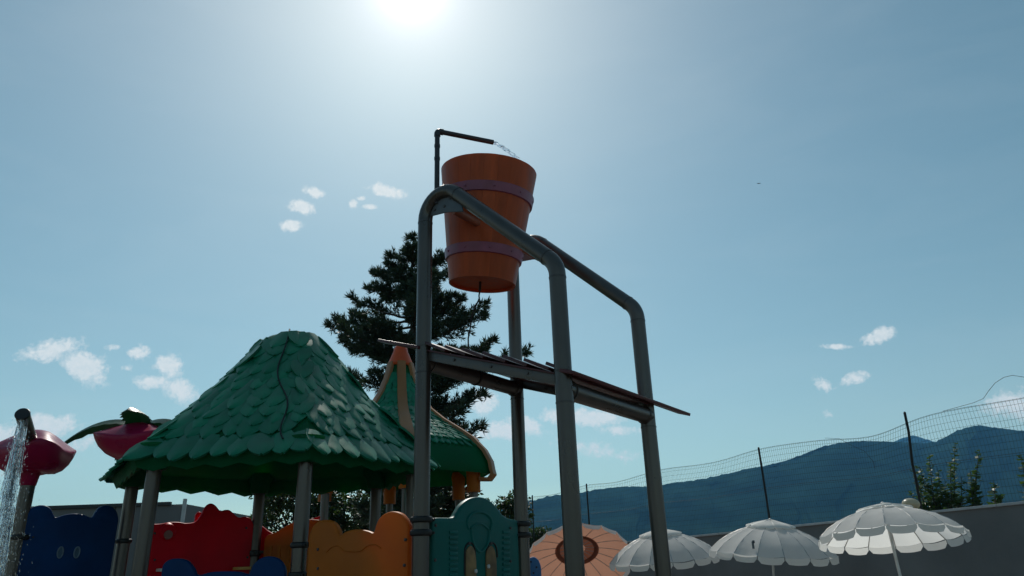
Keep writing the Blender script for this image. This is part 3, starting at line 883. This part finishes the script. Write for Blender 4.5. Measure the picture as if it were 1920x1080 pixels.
for k in range(6500):
    t = rd.random()**.85
    drop = 1.75*t
    core = rd.random() < .78
    spread = (.018+.060*t) * (1 if core else 2.3)
    c = ws + Vector((.01+.15*t, -.14*t, -drop)) + Vector((rd.gauss(0,1)*spread*.62, rd.gauss(0,1)*spread*.6, 0))
    droplet(bm, c, rd.uniform(.0018,.0045), rd.uniform(.004,.016))
for k in range(50):
    a = rd.uniform(0, 6.28); rr = rd.uniform(.005,.035); t0 = rd.uniform(0,.45); t1 = t0+rd.uniform(.1,.4)
    pts = []
    for j in range(9):
        t = t0+(t1-t0)*j/8; s_ = rr*(1+2.2*t)
        pts.append(ws+Vector((.01+.15*t+math.cos(a)*s_+rd.uniform(-.003,.003), -.14*t+math.sin(a)*s_, -1.75*t)))
    tube(bm, pts, [.001]+[rd.uniform(.002,.0055) for _ in range(7)]+[.001], 5)
fw = obj('falling_water', bm, WATER, None, 60)
tag(fw, 'sparkling column of falling water drops at the left edge', 'water', kind='stuff')

# ------------------------------------------------------------------ second hut
h2c = at(745, 905, 11.0).xy
h2 = thing('play_hut', 'distant play hut with a bell-shaped green roof and orange ribs', 'play hut', P3(h2c, 0))
HX2 = [h2c + Vector((math.cos(a), math.sin(a)))*1.2 for a in [math.radians(-15+60*k) for k in range(6)]]
def z2(py): return zvert(h2c, py)
prof2 = [(.045,650),(.09,662),(.15,686),(.23,712),(.34,742),(.50,772),(.73,795),(.98,815),(1.20,834),(1.37,857),(1.46,878),(1.48,893)]
prof2 = [(r, z2(y)) for r, y in prof2]
zb2 = prof2[-1][1]
bm = NB(); SEG2 = 48
def mod2(r, z, a):
    th = (a - math.radians(-15)) % (math.pi/3) - math.pi/6
    hexr = math.cos(math.pi/6)/math.cos(th)
    k = min(1, max(0, (r-.15)/.6))
    return (r*((1-k)+k*hexr), z)
pp = [(r*.94, z-.05) for r, z in prof2][:0]
lathe(bm, [(r, z) for r, z in prof2[1:]] + [(1.46, zb2-.05), (1.40, zb2-.03), (1.33, zb2+.02), (1.05, zb2+.22), (.6, zb2+.5), (.3, zb2+.8)], SEG2, P3(h2c, 0), mod2)
r2 = under(obj('roof', bm, GREEN_D(), h2, 40), h2)
LEAF2ME = leaf_mesh('leaf_scale', .19, .15, .012, .010, GREEN())
backs = NB(); n2 = 0
def prof_z(r):
    for (ra, za), (rb, zb_) in zip(prof2, prof2[1:]):
        if ra <= r <= rb: return za+(zb_-za)*(r-ra)/(rb-ra)
    return zb2
rows = []; r = 1.27
while r > .22:
    rows.append(r); dz = prof_z(r-.01)-prof_z(r); r -= .01*.10/math.hypot(.01, dz)
for ri, r in enumerate(rows):
    n = max(6, int(2*math.pi*r/.135))
    for k in range(n):
        a = 2*math.pi*(k+.5*(ri%2)+rd.uniform(-.1,.1))/n
        rr, _ = mod2(r, 0, a)
        dv = Vector((math.cos(a), math.sin(a), 0)); p = P3(h2c, 0)+dv*rr+EZV*prof_z(r)
        r_u = r-.04; ru, _ = mod2(r_u, 0, a)
        up = (P3(h2c, 0)+dv*ru+EZV*prof_z(r_u)-p).normalized()
        tx = Vector((-dv.y, dv.x, 0)); nn = tx.cross(up).normalized()
        if nn.dot(dv+EZV*.4) < 0: nn = -nn
        tx = up.cross(nn).normalized()
        Mx = Matrix(((tx.x, up.x, nn.x, 0), (tx.y, up.y, nn.y, 0), (tx.z, up.z, nn.z, 0), (0,0,0,1)))
        mw = Matrix.Translation(p+nn*.006) @ Mx @ Matrix.Rotation(rd.uniform(-.2,.2), 4, 'Z') @ Matrix.Rotation(rd.uniform(-.08,.02), 4, 'X') @ Matrix.Scale(rd.uniform(.9,1.1), 4)
        ppx = project(p)
        if nn.dot((EYE-p).normalized()) > -.1 and ppx[0] > 690 and n2 < 280:
            o = bpy.data.objects.new('leaf_scale', LEAF2ME); COL.objects.link(o); o.parent = r2; o.matrix_local = mw; n2 += 1
        else:
            tmp = LEAF2ME.copy(); tmp.transform(mw); backs.from_mesh(tmp); bpy.data.meshes.remove(tmp)
o = obj('leaf_scales_behind', backs, GREEN(), r2, 42); o['kind'] = 'stuff'
for k in range(6):
    a = math.radians(-15+60*k); dv = Vector((math.cos(a), math.sin(a), 0)); tx = Vector((-dv.y, dv.x, 0))
    bm = NB(); rings_ = []
    src = [(.165, z2(683))] + prof2[3:] + [(1.50, zb2-.06), (1.44, zb2-.13), (1.30, zb2-.12)]
    for i, (r, z) in enumerate(src):
        rr = r*1.0 + .01
        w = .065 + .03*min(1, r/1.2)
        a_, b_ = src[max(0, i-1)], src[min(len(src)-1, i+1)]
        t = Vector((b_[0]-a_[0], b_[1]-a_[1])).normalized(); nv = Vector((-t.y, t.x))
        if nv.y < 0 and i < len(src)-3: nv = -nv
        if i >= len(src)-3: nv = Vector((t.y*-1, t.x)) if Vector((t.y*-1, t.x)).dot(Vector((1,-.3))) > 0 else Vector((t.y, -t.x))
        ring = []
        for cx, cn in ((-1,-.02),(-.9,.025),(0,.035),(.9,.025),(1,-.02)):
            ring.append(bm.verts.new(P3(h2c, 0) + dv*(rr+nv.x*cn) + EZV*(z+nv.y*cn) + tx*w*cx))
        rings_.append(ring)
    for x, y in zip(rings_, rings_[1:]):
        for j in range(4): bm.faces.new((x[j], x[j+1], y[j+1], y[j]))
        bm.faces.new((x[4], x[0], y[0], y[4]))
    bm.faces.new(rings_[0]); bm.faces.new(rings_[-1])
    under(obj('rib', bm, PALEOR(), h2, 40), h2)
    p = HX2[k]
    bm = NB(); lathe(bm, [(.085,zb2-.30),(.10,zb2-.30),(.10,zb2-.05),(.115,zb2+.05),(.10,zb2+.12)], 18, P3(p, 0)); under(obj('collar', bm, ORANGE(), h2), h2)
    bm = NB(); tube(bm, [P3(p, 0), P3(p, zb2-.2)], PR, 16); under(obj('post', bm, STEEL(), h2), h2)
bm = NB(); lathe(bm, [(.02,z2(645)),(.07,z2(648)),(.105,z2(654)),(.115,z2(660)),(.205,z2(685)),(.19,z2(688)),(.05,z2(688))][::-1], 24, P3(h2c, 0)); under(obj('finial', bm, mat('bright_orange_plastic', (.75,.10,.015), .4, trans=.15, tcol=(.9,.12,.01)), h2), h2)

# blue slide hood peeping out beside the rear frame post
sl = thing('slide_hood', 'blue rounded slide end with dark holes beside the frame post', 'slide', at(1003, 1075, 7.4)-EZV*1.4)
c = at(1000, 1068, 7.4)
bm = NB(); pts = [(c.x+.075*math.cos(a)*1.0, c.z+.115*math.sin(a)) for a in [math.pi*k/14 for k in range(15)]]
panel(bm, [(pts[0][0], .4)] + pts + [(pts[-1][0], .4)], (1, 0), (0, c.y), .08, .015)
sb = under(obj('side_panel', bm, mat('sky_blue_plastic', (.03,.14,.34), .4), sl), sl)
for dx, dz in ((-.02,.07),(.03,.02),(.0,-.03)):
    bm = NB(); tube(bm, [c+Vector((dx,-.043,dz)), c+Vector((dx,-.038,dz))], .009, 10); under(obj('hole', bm, CLAMP(), sb), sl)

# ------------------------------------------------------------------ boundary wall and fence
F0 = Vector((7.0, 9.8)); FD = Vector((-.447, .894)).normalized(); FN = Vector((.894, .447))
FD3 = v2(FD)
def FP(s, z, off=0): return v2(F0 + FD*s + FN*off) + EZV*z
def wall_top(s): return 2.10 - .016*min(max(s, -4), 8)
wl = thing('boundary_wall', 'long grey rendered wall with a pale coping below the wire fence', 'wall', FP(0, 0, .1))
bm = NB(); ss = [-5 + k*1.0 for k in range(24)]
for side in (0, 1): pass
grid = [[bm.verts.new(FP(s, z, o_)) for (z, o_) in ((0,.02),(wall_top(s)-.03,.02),(wall_top(s)-.03,.20),(0,.20))] for s in ss]
for a, b in zip(grid, grid[1:]):
    for j in range(3): bm.faces.new((a[j], a[j+1], b[j+1], b[j]))
bm.faces.new(grid[0]); bm.faces.new(grid[-1])
under(obj('wall_face', bm, CONCRETE(), wl, 20), wl)
for k in range(12):
    s0, s1 = -5+k*1.92, -5+(k+1)*1.92-.008
    bm = NB(); c = (FP(s0, wall_top(s0), .11)+FP(s1, wall_top(s1), .11))/2
    t = (FP(s1, wall_top(s1))-FP(s0, wall_top(s0))).normalized()
    box(bm, c-EZV*.012, t, v2(FN), t.cross(v2(FN)).normalized()*-1, (s1-s0)/2, .125, .018, .005)
    under(obj('coping_slab', bm, COPING(), wl), wl)
fence = thing('wire_fence', 'sagging green wire mesh fence on black posts above the grey wall', 'fence', FP(0, 2, .11))
FT = 3.5
def warp(s, z):
    """the netting sags and is pushed about near the bent post"""
    h = (z-2.0)/1.5
    g_ = math.exp(-((s-2.55)/.75)**2)
    ds = .22*g_*math.sin(h*math.pi)*h + .03*math.sin(s*2.1+z*1.3)
    dz = -.12*g_*h*h - .035*h*(1-math.cos((s-1.89)/3.25*2*math.pi))/2 + .02*h*math.sin(s*1.7)
    dn = .10*g_*math.sin(h*math.pi*1.0)+.02*math.sin(s*3+z*4)
    return FP(s+ds, z+dz, .11+dn)
bm = NB(); s = -3.0
def wire(bm, pts, r=.0013):
    tube(bm, pts, r, 3, cap=False)
zs = [2.02 + k*.1 for k in range(15)] + [3.5]
while s < 19:
    wire(bm, [warp(s, z) for z in zs], .0020)
    s += .05 if s < 9 else .075
for k, z in enumerate([2.02 + k*.1 for k in range(15)]+[3.48]):
    wire(bm, [warp(-3+j*.22, z) for j in range(101)], .0020)
wm = under(obj('wire_netting', bm, WIRE(), fence, 0), fence); wm['kind'] = 'stuff'
for z in (3.49, 2.75):
    bm = NB(); tube(bm, [warp(-3+j*.2, z)+v2(FN)*-.006 for j in range(111)], .0028, 5); under(obj('line_wire', bm, BLACKM(), fence), fence)
bm = NB()
pa = [FP(s, z, .10) for s, z in ((1.25,3.50),(1.0,3.515),(.75,3.53),(.60,3.56),(.50,3.65),(.38,3.74),(.24,3.79),(.12,3.79),(-.02,3.73),(-.15,3.65),(-.35,3.60),(-.6,3.6))]
tube(bm, pa, .0034, 6); under(obj('loose_wire', bm, BLACKM(), fence), fence)
bm = NB(); pb = [FP(s, z, .09) for s, z in ((3.5,3.46),(3.2,3.40),(3.0,3.26),(2.75,3.12),(2.62,2.92),(2.62,2.80))]
tube(bm, pb, .003, 6); under(obj('loose_wire', bm, BLACKM(), fence), fence)
for s in (-1.36, 1.89, 5.15, 8.4, 11.7, 14.95):
    bm = NB(); zt = 3.53
    if abs(s-1.89) < .01:
        pts = [FP(s+.10, 1.9, .11), FP(s+.08, 2.3, .11), FP(s+.055, 2.62, .10), FP(s+.05, 2.8, .09), FP(s-.0, 3.3, .11), FP(s, 3.60, .12)]
    else: pts = [FP(s, 1.9, .11), FP(s, zt, .11)]
    tube(bm, pts, .021, 8); po = under(obj('post', bm, BLACKM(), fence), fence)
    bm = NB(); tube(bm, [pts[-1]-EZV*.002, pts[-1]+EZV*.02], [.024,.012], 8); under(obj('post_cap', bm, BLACKM(), po), fence)

# globe beyond the largest parasol
gl = thing('globe_light', 'cream globe light on the wall behind the largest white parasol', 'light', at(1706, 960, 11.5))
bm = NB(); bmesh.ops.create_uvsphere(bm, u_segments=24, v_segments=14, radius=1)
bmesh.ops.transform(bm, matrix=Matrix.Translation(at(1708, 945, 11.5)) @ Matrix.Rotation(.12, 4, 'Y') @ Matrix.Diagonal((.125,.125,.085,1)), verts=bm.verts)
under(obj('globe', bm, mat('cream_glass', (.62,.56,.42), .35, trans=.3, tcol=(.7,.6,.4)), gl, 60), gl)
bm = NB(); c = at(1706, 958, 11.5); tube(bm, [P3(c, 1.95), P3(c, c.z)], .05, 14); under(obj('base', bm, BLACKM(), gl), gl)

# ------------------------------------------------------------------ parasols
def parasol(label, hub, R_, H_, axis, cloth, pole_len, n=16, ph=0.0, ring=None):
    root = thing('parasol', label, 'parasol', hub, 'parasols along the wall')
    axis = Vector(axis).normalized()
    q = Vector((0,0,1)).rotation_difference(axis)
    root.rotation_mode = 'QUATERNION'; root.rotation_quaternion = q
    mw = Matrix.Translation(hub) @ q.to_matrix().to_4x4()
    # dome profile measured down from the hub
    prof = [(.16,.075),(.34,.16),(.52,.30),(.70,.48),(.86,.71),(1.0,1.0)]
    def pt(fr_, dz, a): return Vector((R_*fr_*math.cos(a), R_*fr_*math.sin(a), -H_*dz))
    rp = random.Random(hash(label) % 1000 if False else len(label))
    gore = NB(); dA = 2*math.pi/n
    rows = []
    NCOL = 5
    for fr_, dz in prof:
        row = []
        for j in range(NCOL):
            c = j/(NCOL-1); a = (c-.5)*dA
            flat = math.cos(dA/2)/math.cos(a)
            sag = -.018*math.sin(math.pi*c)*(fr_)
            row.append(gore.verts.new(pt(fr_*flat, dz, a) + Vector((0,0,sag))))
        rows.append(row)
    for a, b in zip(rows, rows[1:]):
        for j in range(NCOL-1): gore.faces.new((a[j], a[j+1], b[j+1], b[j]))
    bmesh.ops.subdivide_edges(gore, edges=gore.edges[:], cuts=1, use_grid_fill=True)
    for v in gore.verts:
        v.co.z += .006*math.sin(v.co.x*34+v.co.y*5)*min(1, (v.co.xy.length/R_)*1.1)
    me = bpy.data.meshes.new('gore'); gore.to_mesh(me); gore.free()
    me.materials.append(cloth); me.polygons.foreach_set('use_smooth', [True]*len(me.polygons))
    fl = NB(); rows = []
    VH = R_*.10
    for i in range(5):
        row = []
        for j in range(9):
            c = j/8; a = (c-.5)*dA*.97
            flat = math.cos(dA/2)/math.cos(a)
            edge = min(1, .5 + .5*(min(1, math.sin(math.pi*c)*3.0))**.6)
            t = i/4*edge
            row.append(fl.verts.new(pt(flat*(1.004+.012*t), 1.0, a) + Vector((0,0,-VH*t -.018*math.sin(math.pi*c)))))
        rows.append(row)
    for a, b in zip(rows, rows[1:]):
        for j in range(8): fl.faces.new((a[j], a[j+1], b[j+1], b[j]))
    mf = bpy.data.meshes.new('valance'); fl.to_mesh(mf); fl.free(); mf.materials.append(CLOTH()); mf.polygons.foreach_set('use_smooth', [True]*len(mf.polygons))
    vent = NB(); rows = []
    for fr_, dz in ((.01,-.055),(.13,.0),(.27,.075),(.375,.145),(.385,.225)):
        row = []
        for j in range(7):
            c = j/6; a = (c-.5)*dA
            scal = 1 if dz < .2 else (.55+.45*math.sin(math.pi*c))
            z = dz if dz < .2 else .145+(.06*scal)
            row.append(vent.verts.new(pt(fr_*(1+.03*math.sin(math.pi*c)*(fr_ > .3)), z, a)+Vector((0,0,.014))))
        rows.append(row)
    for a, b in zip(rows, rows[1:]):
        for j in range(6): vent.faces.new((a[j], a[j+1], b[j+1], b[j]))
    mv = bpy.data.meshes.new('vent_flap'); vent.to_mesh(mv); vent.free(); mv.materials.append(cloth); mv.polygons.foreach_set('use_smooth', [True]*len(mv.polygons))
    seam = NB(); tube(seam, [pt(fr_, dz+.012, -dA/2) for fr_, dz in prof], .007, 5)
    msm = bpy.data.meshes.new('rib'); seam.to_mesh(msm); seam.free(); msm.materials.append(mat('rib_metal', (.20,.13,.10) if ring else (.45,.44,.42), .5, .2))
    for k in range(n):
        Rk = Matrix.Rotation(dA*k+ph, 4, 'Z')
        g_ = share('gore', me, root, Rk)
        share('valance', mf, g_, Matrix.Rotation(rp.uniform(-.01,.01), 4, 'Y'))
        share('vent_flap', mv, g_, Matrix.Translation((0,0,rp.uniform(-.008,.008))))
        share('rib', msm, root, Rk)
    bm = NB(); tube(bm, [Vector((0,0,.02+H_*.06)), Vector((0,0,-pole_len))], .018, 12); obj('pole', bm, mat('white_pole', (.55,.55,.53), .4, .2), root)
    bm = NB(); lathe(bm, [(.022,H_*.06+.005),(.022,H_*.06+.02),(.010,H_*.06+.03),(.002,H_*.06+.033)], 12); obj('finial', bm, WHITE_PL(), root)
    if ring:
        bm = NB(); N_ = 48; rg = []
        for fr_, dz in ((.33,.17),(.42,.235)):
            rg.append([bm.verts.new(pt(fr_, dz+.02, 2*math.pi*j/N_)) for j in range(N_)])
        for j in range(N_): bm.faces.new((rg[0][j], rg[0][(j+1)%N_], rg[1][(j+1)%N_], rg[1][j]))
        bmesh.ops.solidify(bm, geom=bm.faces[:], thickness=.004)
        obj('ring_band', bm, ring, root)
    return root
parasol('largest white scalloped parasol, nearest one, with its cream underside showing', at(1656, 949, 9.4), .84, .36, (.03, .13, 1), CLOTH(), 1.9, 16, .1)
parasol('middle white parasol with a small dark tie hanging on its canopy', at(1444, 979, 11.8), .94, .44, (.06, -.10, 1), CLOTH(), 1.9, 16, .05)
parasol('smallest white parasol, partly hidden by the right frame posts', at(1237, 995, 13.6), .97, .46, (-.07, -.08, 1), CLOTH(), 1.9, 16, .15)
parasol('peach parasol tipped over so its ribbed underside with a brown ring faces us', at(1081, 1027, 14.9), 1.02, .30, (-.02, .62, .78), PEACH(), 1.5, 18, .06, ring=mat('brown_ring_canvas', (.40,.19,.13), .8, trans=.3, tcol=(.42,.19,.12)))
# strap hanging on the middle parasol
c = at(1412, 1022, 11.15)
bm = NB(); box(bm, c, Vector((1,0,0)), Vector((0,1,0)), EZV, .016, .006, .05, .003); box(bm, c+EZV*.045+Vector((.012,0,0)), Vector((1,0,0)), Vector((0,1,0)), EZV, .018, .006, .02, .003)
tag(obj('tie_strap', bm, mat('grey_strap', (.12,.14,.15), .7), None), 'short grey tie strap hanging on the middle white parasol', 'strap')

# ------------------------------------------------------------------ low building on the left
bY = 21.0
bl = at(-420, 946, bY); br = at(348, 948, bY); zr = at(170, 947, bY).z
bd = thing('low_building', 'low flat-roofed grey building behind the blue panel', 'building', Vector(((bl.x+br.x)/2, bY, 0)))
bm = NB(); box(bm, Vector(((bl.x+br.x)/2, bY+3, zr/2-.03)), Vector((1,0,0)), Vector((0,1,0)), EZV, (br.x-bl.x)/2, 3, zr/2-.03, 0)
under(obj('wall', bm, mat('panel_wall', (.16,.15,.15), .8, 0, var=.1, vscale=.8), bd, 0), bd)
nP = 6; wP = (br.x-bl.x)/nP
for k in range(nP):
    bm = NB(); box(bm, Vector((bl.x+wP*(k+.5), bY-.02, zr/2-.04)), Vector((1,0,0)), Vector((0,1,0)), EZV, wP/2-.012, .022, zr/2-.05, .006); under(obj('wall_panel', bm, MATS['panel_wall'], bd), bd)
bm = NB(); box(bm, Vector(((bl.x+br.x)/2-.25, bY-.05, zr-.04)), Vector((1,0,0)), Vector((0,1,0)), EZV, (br.x-bl.x)/2-.15, .06, .05, .008); under(obj('roof_edge', bm, mat('dark_fascia', (.045,.042,.045), .6), bd), bd)
bm = NB(); pxx = br.x+.02; tube(bm, [Vector((pxx, bY-.12, 0)), Vector((pxx, bY-.12, zr+.07))], .055, 12); under(obj('downpipe', bm, mat('white_pipe', (.55,.55,.55), .5), bd), bd)

# ------------------------------------------------------------------ trees
def add_leaf(vs, fs, c, d, up, ln, w):
    i = len(vs); s = d.cross(up)
    if s.length < 1e-4: s = Vector((1,0,0))
    s = s.normalized()*w
    vs += [c - s*.3, c + d*ln*.45 + s, c + d*ln, c + d*ln*.45 - s]
    fs.append((i, i+1, i+2, i+3))
def mesh_from(name, vs, fs, m, parent, root, smooth=0):
    me = bpy.data.meshes.new(name); me.from_pydata([tuple(v) for v in vs], [], fs); me.update()
    o = obj(name, me, m, parent, smooth); return under(o, root)
rd = random.Random(21)
PY_ = 17.5
ptop = at(776, 452, PY_); pbase = at(770, 985, PY_)
pine = thing('pine_tree', 'tall dark pine with layered upturned branches behind the bucket frame', 'tree', Vector((pbase.x, PY_, 0)))
bm = NB(); trunk_top = ptop - EZV*.25
n = 12
tr = [Vector((pbase.x+(ptop.x-pbase.x)*k/n + .04*math.sin(k), PY_, ptop.z*k/n*.985)) for k in range(n+1)]
tube(bm, tr, [.20*(1-k/n)**.8+.015 for k in range(n+1)], 10)
under(obj('trunk', bm, BARK(), pine), pine)
# crown half-widths read off the outline, left and right
LW = [(470,12),(500,50),(530,75),(560,90),(600,130),(620,155),(650,150),(690,120),(740,90),(790,85),(830,110),(900,120)]
RW = [(470,14),(500,60),(520,70),(560,75),(575,135),(600,100),(640,150),(660,215),(690,90),(720,130),(770,95),(800,140),(860,100),(900,120)]
def wid(tab, y):
    if y <= tab[0][0]: return tab[0][1]
    for (a, wa), (b, wb) in zip(tab, tab[1:]):
        if a <= y <= b: return wa+(wb-wa)*(y-a)/(b-a)
    return tab[-1][1]
vs, fs = [], []; br_bm = NB()
M2PX = PY_*1.06/F_PX
def tuft(p, d, sz):
    for q in range(13):
        dd = (d*1.0 + Vector((rd.gauss(0,.55), rd.gauss(0,.55), rd.gauss(0,.5)+.1))).normalized()
        add_leaf(vs, fs, p, dd, Vector((rd.gauss(0,1), rd.gauss(0,1), rd.gauss(0,1))), sz*rd.uniform(.75,1.4), sz*.085)
limbs = []
zz = ptop.z-.15; 
nl = 0
while zz > 2.6:
    cnt = 4 if zz > ptop.z-1.2 else 7
    base_a = rd.uniform(0, 6.28)
    for k in range(cnt):
        a = base_a + 2*math.pi*k/cnt + rd.uniform(-.35,.35)
        limbs.append((zz+rd.uniform(-.24,.24), a))
    zz -= .36 if zz > ptop.z-1.5 else .42
# limbs that make the characteristic outline
for (px, py) in ((617,612),(640,640),(660,560),(690,540),(730,480),(912,570),(925,640),(990,660),(840,515),(905,800),(860,700),(880,740),(650,700),(700,515),(830,480),(915,655),(870,560)):
    tgt = at(px, py, PY_+rd.uniform(-.5,.5)); limbs.append(('t', tgt))
for lb in limbs:
    if lb[0] == 't':
        tip = lb[1]; sgn = 1 if tip.x > ptop.x else -1
        dist = math.hypot(tip.x-ptop.x, tip.y-PY_)
        zb_ = tip.z - .30*dist + rd.uniform(-.1,.1)
        start = Vector((pbase.x+(ptop.x-pbase.x)*zb_/ptop.z, PY_, zb_))
    else:
        z0, a = lb
        pxy = project(Vector((ptop.x, PY_, z0)))[1]
        c, s_ = math.cos(a), math.sin(a)
        half = wid(RW if c > 0 else LW, pxy+18)*M2PX
        ln = max(.15, half)*rd.choice((.45,.6,.72,.82,.9,1.0))*rd.uniform(.9,1.04)
        start = Vector((pbase.x+(ptop.x-pbase.x)*z0/ptop.z, PY_, z0-.12*ln))
        tip = start + Vector((c*ln, s_*ln, ln*rd.uniform(.15,.34)))
    ln = (tip-start).length
    mid = (start+tip)/2 - EZV*ln*.09
    pts = []
    K = 9
    for k in range(K+1):
        t = k/K; pts.append(start*(1-t)**2 + mid*2*t*(1-t) + tip*t*t + Vector((rd.gauss(0,.012), rd.gauss(0,.012), rd.gauss(0,.012))))
    tube(br_bm, pts, [.032*min(1, ln)*(1-k/K)+.006 for k in range(K+1)], 5, cap=False)
    d0 = (tip-start).normalized(); side = d0.cross(EZV).normalized()
    steps = int(6+ln*15)
    for q in range(steps):
        t = .22+.78*(q/steps)**.8
        i = min(K-1, int(t*K)); p = pts[i].lerp(pts[i+1], t*K-i)
        sl_ = (.10+.42*ln*(1-t)**.7*.55)*rd.uniform(.55,1.1)
        sl_ = min(sl_, .6)
        sd = side*rd.choice((-1,1))*rd.uniform(.3,1) + d0*rd.uniform(.25,.9) + EZV*rd.uniform(-.6,.7)
        sd.normalize()
        m_ = max(2, int(sl_/.075))
        for j in range(m_+1):
            pp_ = p + sd*sl_*j/m_ + EZV*(.10*sl_*(j/m_)**2)
            tuft(pp_, (sd + EZV*.45).normalized(), .10+.06*j/m_)
    for j in range(4): tuft(tip - d0*.05*j + Vector((rd.gauss(0,.02),rd.gauss(0,.02),rd.gauss(0,.03))), (d0+EZV*.7).normalized(), .13)
for k in range(14): tuft(ptop - EZV*.09*k + Vector((rd.gauss(0,.03+.006*k), 0, 0)), Vector((rd.gauss(0,.5), rd.gauss(0,.4), 1)).normalized(), .13)
o = under(obj('limbs', br_bm, BARK(), pine), pine)
mesh_from('crown', vs, fs, NEEDLE(), pine, pine)
print('pine faces', len(fs))

def broadleaf(label, cpx, cpy, Y, rx, rz, nleaf, seed, leaf=.11):
    r_ = random.Random(seed); c = at(cpx, cpy, Y)
    root = thing('broadleaf_tree', label, 'tree', P3(c, 0), 'leafy trees behind the huts')
    bm = NB(); tube(bm, [P3(c, 0), P3(c, c.z*.5), c], [.14,.10,.04], 8)
    lobes = []
    for k in range(26):
        a = r_.uniform(0, 6.28); rr = r_.random()**.5
        d = Vector((math.cos(a)*rr*rx, math.sin(a)*rr*rx, r_.uniform(-.9,.85)*rz*(1-.45*rr)))
        lobes.append((c+d, r_.uniform(.22,.42)*rx))
        st_ = P3(c, max(.6, (c.z+d.z)*.6))
        tube(bm, [st_, (st_+c+d)/2+EZV*.08, c+d], [.035,.022,.006], 5, cap=False)
    under(obj('trunk', bm, BARK(), root), root)
    vs, fs = [], []
    for k in range(nleaf):
        lc, lr = r_.choice(lobes)
        d = Vector((r_.gauss(0,1), r_.gauss(0,1), r_.gauss(0,.8))).normalized()
        p = lc + d*lr*r_.random()**.45*1.05
        dd = (d + Vector((r_.gauss(0,.6), r_.gauss(0,.6), r_.gauss(0,.5)-.3))).normalized()
        add_leaf(vs, fs, p, dd, Vector((r_.gauss(0,1), r_.gauss(0,1), r_.gauss(0,1))), leaf*r_.uniform(.7,1.3), leaf*.28)
    mesh_from('crown', vs, fs, LEAF(), root, root)
    return root
broadleaf('dark leafy tree seen below the large hut roof, left of the front post', 560, 960, 19, 1.05, 1.25, 9000, 31)
broadleaf('dark leafy tree seen under the orange-ribbed hut', 680, 975, 20, 1.2, .95, 9000, 32)
broadleaf('dark leafy tree right of the orange-ribbed hut, behind the teal panel', 905, 965, 18.5, .95, .95, 9000, 33)
broadleaf('dark leafy tree in the middle under the orange-ribbed hut', 800, 985, 19.5, 1.1, .95, 7000, 34)
broadleaf('small dark bush at the foot of the hill left of the peach parasol', 1003, 1010, 24, .55, .40, 2500, 35, .09)

# young shrub growing behind the fence
def shrub(label, stems, Y, seed):
    r_ = random.Random(seed); c0 = at(stems[0][0], stems[0][1], Y)
    root = thing('shrub', label, 'shrub', P3(at(stems[0][0], 1000, Y), 0), 'young shrubs behind the fence')
    bm = NB(); vs, fs = [], []
    for (bx, by, tx_, ty_) in stems:
        Yk = Y + r_.uniform(-.25, .25)
        b0 = at(bx, by, Yk); t0 = at(tx_, ty_, Yk); mid = (b0+t0)/2 + Vector((r_.uniform(-.04,.04), 0, 0))
        pts = [b0*(1-t)**2+mid*2*t*(1-t)+t0*t*t for t in [k/10 for k in range(11)]]
        tube(bm, [P3(b0, 0)]+pts, [.012]+[.009*(1-k/11)+.002 for k in range(11)], 5, cap=False)
        ln = (t0-b0).length; m_ = int(ln/.036)
        for k in range(m_):
            t = k/m_; i = min(9, int(t*10)); p = pts[i].lerp(pts[i+1], t*10-i)
            taper = 1.15-.55*t
            for q in range(3):
                a = r_.uniform(0, 6.28); d = Vector((math.cos(a), math.sin(a), r_.uniform(.05,.5))).normalized()
                add_leaf(vs, fs, p, d, Vector((r_.gauss(0,.4), r_.gauss(0,.4), 1)), .135*taper*r_.uniform(.6,1.2), .045*taper)
    under(obj('stems', bm, BARK(), root), root); mesh_from('crown', vs, fs, LEAF2(), root, root)
shrub('bushy young shrub beside the bent fence post, above the wall', [(1740,965,1712,872),(1760,962,1730,895),(1770,962,1765,915),(1745,965,1720,940),(1760,962,1748,930),(1775,960,1785,935),(1755,962,1765,935),(1795,955,1810,930),(1785,958,1782,870),(1780,960,1795,925),(1745,965,1724,874),(1755,962,1742,852),(1770,960,1758,880),(1790,955,1791,829),(1775,960,1772,900),(1735,968,1702,920),(1765,962,1752,905),(1800,955,1802,895),(1750,965,1735,925)], 12.6, 41)
shrub('slim upright shrub to the right of the bushy one', [(1828,952,1837,842),(1825,955,1819,885),(1832,955,1828,905)], 12.3, 42)
shrub('small low sprig growing above the wall at far right', [(1866,948,1863,902),(1870,948,1872,925)], 12.0, 43)
shrub('thin sprig at the right edge of the picture', [(1928,940,1914,850)], 11.8, 44)

# a bird in the sky
bm = NB(); c = at(1423, 344, 40)
for sg in (-1, 1):
    bm.faces.new([bm.verts.new(c+Vector(q)) for q in ((0,-.04,0),(sg*.10,-.03,.02),(sg*.12,.03,.015),(0,.05,0))])
bmesh.ops.solidify(bm, geom=bm.faces[:], thickness=.012)
tag(obj('bird', bm, BLACKM(), None), 'tiny dark bird high in the sky right of the bucket', 'bird')

# ------------------------------------------------------------------ haze
bm = NB(); hx = 6200
box(bm, Vector((0, 0, 330)), Vector((1,0,0)), Vector((0,1,0)), EZV, hx, hx, 332)
hz = obj('haze', bm, None, None, 0); hz['kind'] = 'stuff'
hm = bpy.data.materials.new('haze'); hm.use_nodes = True
for n_ in list(hm.node_tree.nodes):
    if n_.type == 'BSDF_PRINCIPLED': hm.node_tree.nodes.remove(n_)
pv = hm.node_tree.nodes.new('ShaderNodeVolumePrincipled')
pv.inputs['Color'].default_value = (.17,.55,1.0,1)
pv.inputs['Density'].default_value = .0001
pv.inputs['Anisotropy'].default_value = .2
hm.node_tree.links.new(pv.outputs[0], hm.node_tree.nodes['Material Output'].inputs['Volume'])
hz.data.materials.append(hm)
